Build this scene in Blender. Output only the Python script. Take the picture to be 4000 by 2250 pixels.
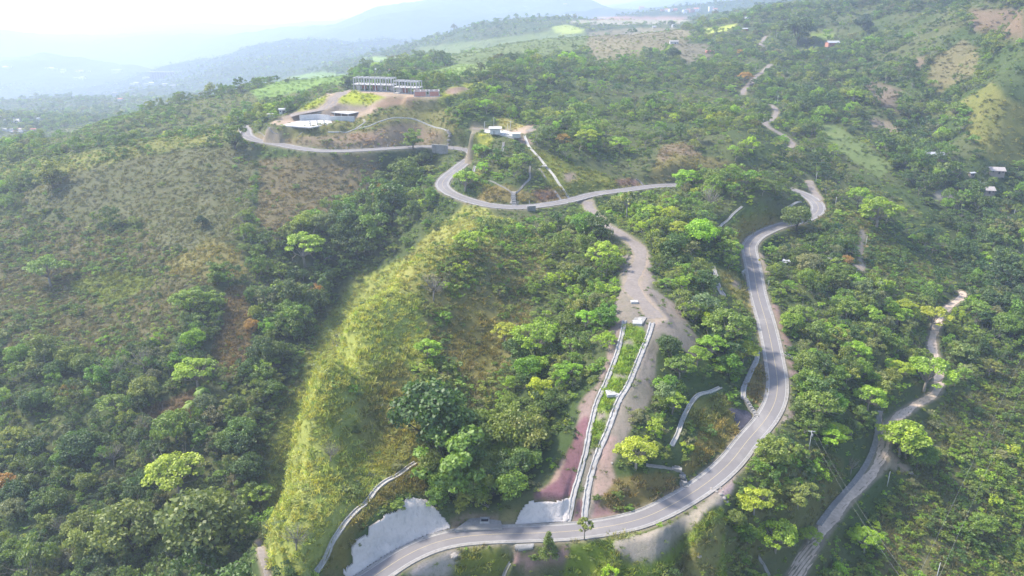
import bpy, math, random
import numpy as np
from mathutils import Vector, Matrix

random.seed(7)
rng = np.random.default_rng(11)
scene = bpy.context.scene
for o in list(bpy.data.objects):
    bpy.data.objects.remove(o)

# ------------------------------------------------------------------ camera, sky, sun, exposure
W0 = 2576.0                      # the photograph as measured: 2576 x 1449
FPX = 788.0 / 1024 * W0          # focal length in those pixels
PITCH = math.radians(21.5)
CP, SP = math.cos(PITCH), math.sin(PITCH)
S = 0.8                          # metres per unit of the survey figures below

camd = bpy.data.cameras.new('camera')
cam = bpy.data.objects.new('camera', camd)
scene.collection.objects.link(cam)
cam.location = (0, 0, 0)
cam.rotation_euler = (math.radians(90) - PITCH, 0, 0)
camd.sensor_width = 36
camd.lens = 36 * 788.0 / 1024
camd.clip_start = 1
camd.clip_end = 40000
scene.camera = cam

SUN_EL = math.radians(50)
SUN_AZ = math.radians(-68)       # from straight ahead, towards the left
sd = Vector((math.sin(SUN_AZ) * math.cos(SUN_EL), math.cos(SUN_AZ) * math.cos(SUN_EL), math.sin(SUN_EL)))
world = bpy.data.worlds.new('World')
scene.world = world
world.use_nodes = True
wn = world.node_tree
bg = wn.nodes['Background']
sky = wn.nodes.new('ShaderNodeTexSky')
sky.sky_type = 'NISHITA'
sky.sun_disc = False
sky.sun_elevation = SUN_EL
sky.sun_rotation = SUN_AZ
sky.air_density = 1.0
sky.dust_density = 2.0
sky.altitude = 600
wn.links.new(sky.outputs[0], bg.inputs[0])
bg.inputs[1].default_value = 0.15
sl = bpy.data.lights.new('sun', 'SUN')
sl.energy = 2.9
sl.angle = math.radians(7)
sl.color = (1.0, 0.93, 0.80)
sun = bpy.data.objects.new('sun', sl)
scene.collection.objects.link(sun)
sun.rotation_euler = sd.to_track_quat('Z', 'Y').to_euler()
sun.location = (0, 0, 200)
scene.view_settings.view_transform = 'Standard'
scene.view_settings.look = 'None'
scene.view_settings.gamma = 1
scene.view_settings.exposure = 1.64
scene.cycles.max_bounces = 5
scene.cycles.diffuse_bounces = 3
scene.cycles.transmission_bounces = 3
scene.cycles.volume_bounces = 1
scene.cycles.use_denoising = True
HAZE_DENSITY = 0.00018

# ------------------------------------------------------------------ survey helpers
def dirpx(u, v):
    """ray direction components (X, Y, Z) of a point of the photograph"""
    tu = (u - W0 / 2) / FPX
    tv = (v - 724.5) / FPX
    return tu, CP - tv * SP, -SP - tv * CP
def px_z(u, v, z):
    x, y, k = dirpx(u, v)
    t = z / k
    return (x * t, y * t, z)
def to_px(x, y, z):
    d = y * CP - z * SP
    return W0 / 2 + FPX * x / d, 724.5 - FPX * (y * SP + z * CP) / d
def smooth(t):
    t = np.clip(t, 0, 1)
    return t * t * (3 - 2 * t)
def vnoise(x, y, seed=0):
    xi = np.floor(x).astype(np.int64); yi = np.floor(y).astype(np.int64)
    xf = x - xi; yf = y - yi
    xf = xf * xf * (3 - 2 * xf); yf = yf * yf * (3 - 2 * yf)
    def h(a, b):
        n = (a * 374761393 + b * 668265263 + seed * 1442695041) & 0xffffffff
        n = ((n ^ (n >> 13)) * 1274126177) & 0xffffffff
        n = n ^ (n >> 16)
        return (n & 0xffff) / 32767.5 - 1
    a = h(xi, yi); b = h(xi + 1, yi); c = h(xi, yi + 1); d = h(xi + 1, yi + 1)
    return (a * (1 - xf) + b * xf) * (1 - yf) + (c * (1 - xf) + d * xf) * yf
def fbm(x, y, L, octv=4, seed=0, ridged=False):
    r = 0; amp = 1; tot = 0
    for i in range(octv):
        n = vnoise(x / L + 17.3 * i, y / L - 9.1 * i, seed + i)
        if ridged: n = 1 - 2 * np.abs(n)
        r = r + n * amp; tot += amp
        amp *= .5; L *= .5
    return r / tot
# crops the positions were measured in -> (offset u, scale, offset v)
TR = dict(A=(579.6, .25, 128.8), B=(1094.8, .25, 257.6), C=(1352.4, .26667, 740.6), K=(1288, .25, 1094.8),
          L=(837, .25, 1094.8), E=(1738.8, .325, 450.8), F=(1610, .3778, 0), G=(0, .4, 322), H=(0, .4, 869.4),
          D=(1803, .4444, 805), I=(0, .25, 0), J=(1094.8, .25, 0), P=(0, 1, 0))
def T(c, *pts):
    a, s, b = TR[c]
    return [(a + s * p[0], b + s * p[1]) + tuple(p[2:]) for p in pts]
def T1(c, x, y):
    return T(c, (x, y))[0]

# ------------------------------------------------------------------ the paved road, surveyed (u, v, height)
ROAD = [(860, 1500, -202), (942, 1449, -200.5), (1012, 1402, -199), (1087, 1367, -198), (1162, 1350, -197.3), (1262, 1343, -196.4),
        (1340, 1341, -195.7), (1413, 1338, -195), (1513, 1327, -194), (1613, 1305, -192.8), (1713, 1257, -191.4), (1788, 1207, -190),
        (1840, 1160, -189), (1878, 1111, -188), (1926, 1055, -186.5), (1950, 1010, -185.2), (1956, 965, -184), (1947, 900, -182), (1930, 820, -179),
        (1907, 740, -175.5), (1896, 678, -172), (1889, 646, -170), (1885, 620, -168.5), (1901, 597, -167), (1934, 579, -166),
        (1966, 567, -165), (2015, 555, -163.5), (2048, 540, -162), (2059, 522, -160.7), (2043, 500, -159), (2015, 485, -157.6),
        (1980, 474, -156), (1900, 462, -154.5), (1800, 460, -153.3), (1705, 465, -152.5), (1645, 468, -152), (1570, 478, -151.5),
        (1495, 488, -151), (1432, 504, -150.8), (1370, 515, -150.5), (1307, 521, -150), (1245, 518, -149.6), (1195, 508, -149),
        (1155, 495, -148.2), (1127, 482, -147.3), (1112, 466, -146), (1120, 448, -144.4), (1145, 428, -142.6), (1170, 408, -140.8),
        (1188, 396, -139.6), (1192, 386, -138.6), (1180, 379, -138), (1157, 374, -137), (1120, 370, -136.4), (1080, 368, -136),
        (980, 373, -135), (880, 379, -134.2), (805, 379, -133.4), (755, 373, -132.8), (692, 361, -132), (645, 353, -131.3),
        (620, 340, -129.8), (617, 328, -128.5), (608, 316, -127)]
CTRL = [
 # grassy spur crest and its flanks
 (1150, 575, -147), (1060, 640, -149), (990, 697, -150.8), (920, 770, -155), (860, 846, -160), (792, 990, -169.3), (740, 1135, -177.3), (712, 1265, -183.5),
 (790, 1420, -189), (950, 1000, -171), (1000, 850, -162), (900, 1150, -179), (1000, 1180, -182), (960, 1250, -184), (870, 1250, -183),
 (1020, 1250, -186), (1082, 1262, -189), (920, 1318, -188), (877, 1378, -190), (850, 1435, -194),
 # gully left of the spur
 (662, 1400, -240), (655, 1200, -238), (690, 1050, -228), (725, 900, -215), (765, 750, -202), (850, 640, -186), (920, 560, -174),
 (1000, 450, -158), (1050, 400, -148),
 # left slope
 (600, 340, -130), (450, 350, -133), (300, 372, -139), (150, 400, -150), (0, 425, -165), (500, 450, -150), (300, 500, -165), (100, 550, -180),
 (620, 480, -156), (800, 430, -146), (800, 520, -164), (640, 600, -174), (450, 600, -176), (300, 700, -198), (100, 750, -208), (560, 720, -190),
 (450, 900, -212), (250, 900, -218), (60, 950, -226), (600, 900, -214), (350, 1100, -232), (100, 1150, -240), (550, 1100, -230), (100, 1350, -250),
 (400, 1350, -250), (550, 1400, -246), (0, 1449, -256),
 # basin between the spur and the chute ridge
 (1220, 1300, -195), (1200, 1200, -193), (1190, 1080, -187), (1230, 900, -176), (1300, 750, -164), (1350, 620, -155), (1100, 950, -172),
 (1100, 1150, -184), (1080, 800, -160), (1400, 900, -170), (1380, 1050, -180), (1340, 1255, -187), (1432, 1250, -188), (1300, 560, -151.5),
 # chute ridge and dirt apron
 (1490, 530, -150), (1540, 590, -150.5), (1610, 640, -151), (1590, 720, -153), (1650, 780, -155), (1570, 810, -156), (1640, 815, -156), (1700, 850, -160),
 (1535, 960, -167), (1600, 960, -166), (1490, 1100, -178), (1545, 1100, -177), (1450, 1240, -190), (1490, 1240, -189),
 (1480, 650, -156), (1500, 750, -161), (1750, 900, -168), (1690, 1000, -174), (1620, 1150, -181), (1720, 1130, -182), (1800, 1000, -179), (1700, 1220, -187),
 (1850, 960, -180), (1780, 780, -166), (1730, 680, -160), (1800, 600, -154), (1870, 560, -156), (1700, 560, -152), (1850, 500, -145), (1780, 495, -145.5), (1940, 505, -149), (1780, 458, -139.5), (1850, 450, -137.5), (1930, 456, -140.5),
 # hill with the pump house
 (1240, 338, -118), (1300, 338, -118.5), (1370, 325, -118), (1180, 345, -122), (1300, 400, -129), (1300, 460, -139), (1400, 400, -132), (1420, 450, -141), (1200, 440, -140),
 (1600, 420, -143), (1700, 380, -134), (1850, 400, -138), (1950, 440, -147), (1700, 430, -143),
 # school terraces
 (700, 330, -124), (760, 312, -119), (810, 305, -118.5), (880, 290, -116), (1000, 296, -116), (1100, 320, -123), (1140, 345, -128), (870, 340, -126), (760, 290, -114.5), (830, 262, -108),
 (950, 233, -101), (1050, 238, -102), (1110, 240, -102), (900, 250, -104), (1150, 220, -97), (1250, 200, -103), (800, 245, -106), (1180, 300, -116), (1220, 260, -111),
 # right of the road, down to the track and the far ravine
 (2030, 900, -184), (2050, 700, -175), (2100, 600, -168), (2150, 850, -191), (2200, 1000, -199), (2050, 1100, -193), (2000, 1250, -199), (2120, 560, -166),
 (2420, 730, -204), (2350, 860, -208), (2280, 1020, -211), (2215, 1150, -215), (2100, 1290, -220), (2010, 1430, -225), (2300, 700, -194), (2200, 640, -180),
 (2500, 1200, -232), (2500, 1420, -246), (2576, 1000, -226), (2500, 850, -214), (2350, 1300, -232), (2200, 1400, -233),
 (1750, 1330, -193.2), (1600, 1375, -195.2), (1690, 1345, -194), (1810, 1275, -192), (1530, 1395, -197), (1600, 1440, -202), (1780, 1400, -203), (1860, 1300, -200), (1500, 1430, -204), (1300, 1420, -207), (1150, 1420, -205), (1850, 1420, -214), (1700, 1430, -210), (1380, 1370, -199), (1030, 1445, -203),
 (2100, 420, -158), (2200, 480, -168), (2050, 350, -148), (2300, 560, -184), (2400, 650, -198), (2550, 720, -206), (1950, 360, -141), (1980, 250, -134),
 # right hillside
 (2500, 500, -180), (2465, 400, -154), (2550, 560, -190), (2576, 400, -156), (2350, 390, -160), (2250, 400, -160), (2150, 300, -141), (2300, 300, -140), (2420, 270, -119), (2450, 330, -134), (2330, 330, -150), (2500, 200, -98), (2560, 100, -66),
 (2400, 150, -92), (2300, 200, -112), (2200, 180, -116), (2100, 110, -98), (2000, 60, -78), (2200, 80, -80), (2300, 10, -42), (2500, 30, -40), (2600, 5, -24), (2100, 30, -66), (1950, 150, -112),
 (1880, 110, -104), (1920, 50, -76), (2380, 5, -38), (1900, 300, -134), (1800, 200, -118), (1700, 200, -118), (1500, 300, -130), (1600, 250, -124), (1500, 230, -116), (1400, 200, -108), (1600, 170, -110), (1300, 260, -112),
]
# far ground: (u, v, distance) with the height that follows
FAR = [(1300, 160, 1150), (1150, 170, 1150), (1450, 150, 1250), (1300, 110, 1600), (1500, 100, 1500), (1600, 110, 1350), (1700, 90, 1500), (1800, 70, 1700), (1750, 40, 2700), (1850, 40, 2600), (1650, 40, 2800), (1550, 48, 2800),
       (1450, 65, 2300), (1200, 85, 2100), (1100, 104, 2400), (1000, 165, 1300), (900, 186, 1250), (750, 203, 1120), (650, 220, 1080), (560, 238, 1050), (450, 270, 980), (300, 305, 940), (150, 345, 920), (0, 372, 930),
       (960, 122, 3300), (850, 118, 3400), (700, 124, 3450), (600, 146, 3400), (520, 170, 3300), (440, 202, 3250), (1000, 112, 3350), (420, 222, 3000), (700, 165, 2800), (560, 200, 2700), (850, 155, 2800), (750, 235, 1900), (600, 255, 1900), (900, 205, 2000), (450, 290, 1800), (1000, 190, 2000),
       (30, 330, 1500), (0, 430, 1150), (150, 400, 1150), (300, 350, 1200), (450, 305, 1200), (600, 265, 1300), (750, 245, 1400), (880, 215, 1500), (600, 185, 3900), (850, 150, 4000), (1000, 140, 4000), (1200, 125, 3000), (1400, 115, 3200), (1500, 90, 3500), (1700, 75, 3700), (1900, 60, 3300), (2100, 40, 3000), (450, 260, 2500), (1560, 90, 6000),  (100, 290, 2700), (300, 260, 2900), (100, 230, 4800), (300, 230, 4800), (20, 300, 1900), (120, 280, 2000), (250, 245, 2300), (380, 235, 2600), (300, 205, 3900), (420, 206, 3900), (150, 215, 3700), (0, 200, 3800), (50, 165, 4500), (250, 178, 4400),
       (1950, 30, 1900), (2050, 10, 2100), (2200, 0, 1900), (2350, -8, 1800), (2500, -5, 1600), (2620, -10, 1500),
       (1500, 40, 4200), (1300, 70, 4000), (1100, 80, 4000), (950, 95, 4200), (1300, 30, 5000), (1080, 12, 5200), (980, 35, 5300), (880, 68, 5300), (1250, -14, 5200), (1150, -4, 5200), (1400, 6, 5100), (1480, 24, 5000), (1545, 45, 4900), (1620, 30, 6500), (1700, 15, 5600), (1850, 8, 5300), (2000, 0, 5200),
       (2200, -15, 5200), (600, 110, 5200), (400, 130, 5400), (150, 110, 5600), (50, 140, 5000), (600, 100, 6800), (300, 95, 6800), (0, 105, 6600), (800, 95, 6600), (500, 85, 7800), (200, 80, 7800), (0, 80, 7600), (1000, 70, 6800), (1250, 75, 6600), (1400, 60, 6800), (1560, 34, 7600), (1300, 45, 8000), (900, 70, 8000), (1800, -5, 8000), (2300, -20, 8000),
       (2700, -30, 8000), (-300, 80, 8000), (2700, -20, 5000), (2700, -20, 3000), (-300, 150, 4500), (-300, 260, 1700), (-300, 420, 800), (-300, 700, 560), (-300, 1000, 440)]
HID = [(-.30, 310, -226), (-.27, 350, -226), (-.36, 270, -232), (-.21, 400, -205), (-.12, 470, -186), (-.45, 180, -245), (0, 180, -205), (.45, 180, -235), (0, 120, -200), (.9, 200, -245), (-.9, 200, -262),
       (-.7, 120, -262), (.7, 120, -245), (.85, 400, -235), (.95, 700, -185), (1.0, 1100, -60), (.0, 800, -128), (.02, 760, -124), (-.25, 900, -150), (-.45, 850, -175), (.1, 2000, -175), (.2, 3600, -330)]
pts = []
for u, v, z in CTRL: pts.append(px_z(u, v, z))
for u, v, z in ROAD[::1]: pts.append(px_z(u, v, z))
for u, v, d in FAR:
    d = d + max(0, d - 1500) * 1.0
    x, y, k = dirpx(u, v); t = d / y
    pts.append((x * t, d, k * t))
for tx, d, z in HID: pts.append((tx * d, d, z))
pts = np.array(pts) * S
def warp(x, y):
    return np.stack([x / y * 1.15, np.log(y / 200.0)], -1)
def tps_kernel(a, b):
    r2 = ((a[:, None, :] - b[None, :, :]) ** 2).sum(-1)
    return .5 * r2 * np.log(r2 + 1e-12)
wp = warp(pts[:, 0], pts[:, 1])
# interpolate the elevation angle's tangent: evens out near and far
kv = pts[:, 2] / pts[:, 1]
n = len(wp)
K = tps_kernel(wp, wp) + np.eye(n) * 2e-5
Q = np.concatenate([np.ones((n, 1)), wp], 1)
M = np.block([[K, Q], [Q.T, np.zeros((3, 3))]])
sol = np.linalg.solve(M, np.concatenate([kv, np.zeros(3)]))

NX, NY = 760, 1400
TXM = .98
TXS = np.linspace(-TXM, TXM, NX)
Y0, Y1 = 95.0, 12500.0
LYS = np.linspace(math.log(Y0), math.log(Y1), NY)
GX = TXS[None, :] * np.exp(LYS)[:, None]
GY = np.repeat(np.exp(LYS)[:, None], NX, 1)
# evaluate on a coarser grid and interpolate
cx = np.linspace(0, NX - 1, 191); cy = np.linspace(0, NY - 1, 326)
TXc = np.interp(cx, np.arange(NX), TXS); LYc = np.interp(cy, np.arange(NY), LYS)
gg = np.stack(np.meshgrid(TXc * 1.15, LYc - math.log(200.0)), -1).reshape(-1, 2)
val = np.concatenate([tps_kernel(c, wp) @ sol[:n] for c in np.array_split(gg, 30)]) + sol[n] + gg @ sol[n + 1:]
val = val.reshape(len(cy), len(cx))
tmp = np.stack([np.interp(np.arange(NX), cx, val[i]) for i in range(len(cy))])
KK = np.stack([np.interp(np.arange(NY), cy, tmp[:, j]) for j in range(NX)], 1)
GZ = KK * GY
near = 1 - smooth((GY - 500) / 900)
GZ += fbm(GX, GY, 55, 4, 3) * 3.0 * (.35 + .65 * smooth((GY - 150) / 200))
GZ += fbm(GX, GY, 14, 3, 8) * .7
GZ += fbm(GX * .8 + GY * .6, GY * .8 - GX * .6, 150, 3, 15, True) * 15 * smooth((GX / GY - .22) / .2) * smooth((GY - 420) / 200) * (1 - smooth((GY - 1400) / 400))
GZ += fbm(GX, GY, 260, 4, 5, True) * 16 * smooth((GY - 900) / 900)
GZ += fbm(GX, GY, 1300, 6, 6, True) * 95 * smooth((GY - 2600) / 2500)

# ------------------------------------------------------------------ paths
def catmull(P, step):
    P = np.array(P, float); out = []
    Pp = np.vstack([2 * P[0] - P[1], P, 2 * P[-1] - P[-2]])
    for i in range(1, len(Pp) - 2):
        L = np.linalg.norm(Pp[i + 1] - Pp[i]); m = max(2, int(L / step))
        # centripetal parametrisation keeps the bends free of loops
        a = np.linalg.norm(Pp[i] - Pp[i - 1]) ** .5; b = np.linalg.norm(Pp[i + 1] - Pp[i]) ** .5; c = np.linalg.norm(Pp[i + 2] - Pp[i + 1]) ** .5
        a = max(a, 1e-3); b = max(b, 1e-3); c = max(c, 1e-3)
        t0, t1, t2, t3 = 0, a, a + b, a + b + c
        for t in np.linspace(t1, t2, m, endpoint=False):
            A1 = (t1 - t) / (t1 - t0) * Pp[i - 1] + (t - t0) / (t1 - t0) * Pp[i]
            A2 = (t2 - t) / (t2 - t1) * Pp[i] + (t - t1) / (t2 - t1) * Pp[i + 1]
            A3 = (t3 - t) / (t3 - t2) * Pp[i + 1] + (t - t2) / (t3 - t2) * Pp[i + 2]
            B1 = (t2 - t) / (t2 - t0) * A1 + (t - t0) / (t2 - t0) * A2
            B2 = (t3 - t) / (t3 - t1) * A2 + (t - t1) / (t3 - t1) * A3
            out.append((t2 - t) / (t2 - t1) * B1 + (t - t1) / (t2 - t1) * B2)
    out.append(P[-1])
    return np.array(out)
def blur_path(P, it):
    P = P.copy()
    for _ in range(it):
        P[1:-1] = .25 * P[:-2] + .5 * P[1:-1] + .25 * P[2:]
    return P
def dist_field(P, R):
    D = np.full(GX.shape, 1e9); Zr = np.zeros(GX.shape)
    for p in P:
        if p[1] < Y0 + 1: continue
        j0 = np.searchsorted(LYS, math.log(max(Y0, p[1] - R))); j1 = np.searchsorted(LYS, math.log(p[1] + R))
        ym = max(Y0, p[1] - R)
        ex = R / p[1] + abs(p[0]) / p[1] * R / ym
        i0 = np.searchsorted(TXS, p[0] / p[1] - ex); i1 = np.searchsorted(TXS, p[0] / p[1] + ex)
        if j1 <= j0 or i1 <= i0: continue
        sl_ = (slice(j0, j1), slice(i0, i1))
        d = np.hypot(GX[sl_] - p[0], GY[sl_] - p[1])
        m = d < D[sl_]
        D[sl_] = np.where(m, d, D[sl_]); Zr[sl_] = np.where(m, p[2], Zr[sl_])
    return D, Zr
def carve(P, w0, w1, drop=.25, strength=1.0):
    """level the ground along a path: flat to w0 metres from its centre, easing out to w1"""
    global GZ
    D, Zr = dist_field(P, w1 + 1)
    t = (1 - smooth((D - w0) / (w1 - w0))) * strength
    GZ = GZ * (1 - t) + (Zr - drop) * t
    return D
def hgt(x, y):
    fx = (np.asarray(x) / np.asarray(y) + TXM) / (2 * TXM) * (NX - 1)
    fy = (np.log(np.asarray(y)) - LYS[0]) / (LYS[-1] - LYS[0]) * (NY - 1)
    fx = np.clip(fx, 0, NX - 1.001); fy = np.clip(fy, 0, NY - 1.001)
    i = fx.astype(int) if hasattr(fx, 'astype') else int(fx); j = fy.astype(int) if hasattr(fy, 'astype') else int(fy)
    a = fx - i; b = fy - j
    return (GZ[j, i] * (1 - a) + GZ[j, i + 1] * a) * (1 - b) + (GZ[j + 1, i] * (1 - a) + GZ[j + 1, i + 1] * a) * b
YS_ = np.exp(np.linspace(LYS[0], LYS[-1], 5200))
def hit(u, v):
    """where the line of sight through a point of the photograph meets the ground"""
    x, y, k = dirpx(u, v)
    tx = x / y; kk = k / y
    f = (tx + TXM) / (2 * TXM) * (NX - 1); f = min(max(f, 0), NX - 1.001); i = int(f); a = f - i
    col = np.interp(np.log(YS_), LYS, GZ[:, i] * (1 - a) + GZ[:, i + 1] * a)
    m = np.nonzero(col - kk * YS_ > 0)[0]
    j = m[0] if len(m) else len(YS_) - 1
    if j > 0:
        g0 = col[j - 1] - kk * YS_[j - 1]; g1 = col[j] - kk * YS_[j]
        t = g0 / (g0 - g1) if g1 != g0 else 0
        yy = YS_[j - 1] + (YS_[j] - YS_[j - 1]) * min(max(t, 0), 1)
    else: yy = YS_[0]
    return np.array([tx * yy, yy, float(hgt(tx * yy, yy))])

road3 = blur_path(catmull([np.array(px_z(*p)) * S for p in ROAD], 1.0), 14)
D_road = carve(road3, 4.6, 10.5, .22)
def track_path(ps, it=8, step=1.2):
    P = catmull([hit(u, v) for u, v in ps], step)
    P = blur_path(P, it)
    P[:, 2] = hgt(P[:, 0], P[:, 1])
    z = P[:, 2].copy()
    for _ in range(it * 3): z[1:-1] = .25 * z[:-2] + .5 * z[1:-1] + .25 * z[2:]
    P[:, 2] = z
    return P
TRACKS = {}
def add_track(name, ps, w, it=8):
    P = track_path(ps, it)
    D = carve(P, w / 2 + .4, w / 2 + 4.0, 0)
    TRACKS[name] = (P, D, w)
add_track('dirt_track', T('P', (1478, 505), (1488, 530), (1520, 565), (1570, 595), (1605, 622), (1612, 650), (1595, 690), (1590, 725), (1625, 768), (1650, 800)), 7.5)
add_track('valley', T('P', (2416, 733), (2426, 741), (2414, 753), (2395, 765), (2372, 785), (2350, 835), (2345, 870), (2360, 930), (2355, 985), (2300, 1020), (2270, 1040)) + T('D', (960, 640), (935, 760), (880, 870), (800, 950), (700, 1060), (600, 1190), (520, 1320), (470, 1400), (440, 1449), (420, 1500)), 4.6, 4)
add_track('ridge_a', T('F', (870, 430), (800, 490), (740, 550), (690, 600), (685, 630)), 5.0)
add_track('ridge_b', T('F', (870, 700), (905, 725), (905, 755), (870, 800), (840, 830), (880, 860), (950, 900), (1000, 940), (1020, 960), (985, 985)), 4.6, 5)
add_track('ridge_c', T('F', (845, 240), (800, 290), (830, 320)), 5.0, 3)
add_track('junction', T('F', (1125, 1205), (1140, 1240), (1165, 1290), (1190, 1330)), 5.5, 3)
add_track('school', T('A', (1200, 400), (1110, 430), (1040, 470), (1020, 520), (930, 580), (780, 610), (600, 650)), 9.0, 4)
add_track('pump', T('B', (1000, 250), (930, 290), (820, 300), (680, 290), (540, 270), (380, 265)), 6.0, 4)
add_track('corner_path', T('H', (1625, 1230), (1650, 1330), (1680, 1449)), 2.0, 3)
D_track = np.minimum.reduce([d - w / 2 for (_, d, w) in TRACKS.values()])
def level(c, R0, R1, z=None):
    global GZ
    z = c[2] if z is None else z
    d = np.hypot(GX - c[0], GY - c[1]); t = 1 - smooth((d - R0) / (R1 - R0))
    GZ = GZ * (1 - t) + z * t
def level_box(c, ax, hx, hy, z, soft=5):
    global GZ
    ca, sa = math.cos(ax), math.sin(ax)
    X = (GX - c[0]) * ca + (GY - c[1]) * sa; Y = -(GX - c[0]) * sa + (GY - c[1]) * ca
    d = np.hypot(np.maximum(np.abs(X) - hx, 0), np.maximum(np.abs(Y) - hy, 0))
    t = 1 - smooth(d / soft)
    GZ = GZ * (1 - t) + z * t

# level pads for the buildings
def plan(c, x, y, z):
    u, v = T1(c, x, y); return np.array(px_z(u, v, z))
ZT = -101 * S; ZH = -118.6 * S; ZP = -118 * S
sch_a = plan('A', 1430, 400, ZT); level_box(sch_a, 0, 19, 8, ZT)
sch_b = plan('A', 1760, 425, ZT); level_box(sch_b, 0, 12, 8, ZT)
sch_c = plan('A', 1980, 450, ZT); level_box(sch_c, 0, 14, 7, ZT)
pump_c = plan('B', 640, 300, ZP); level_box(pump_c, 0, 18, 7, ZP, 4)
hall_c = plan('A', 780, 720, ZH); level_box(hall_c, 0, 24, 13, ZH, 5)

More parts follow.
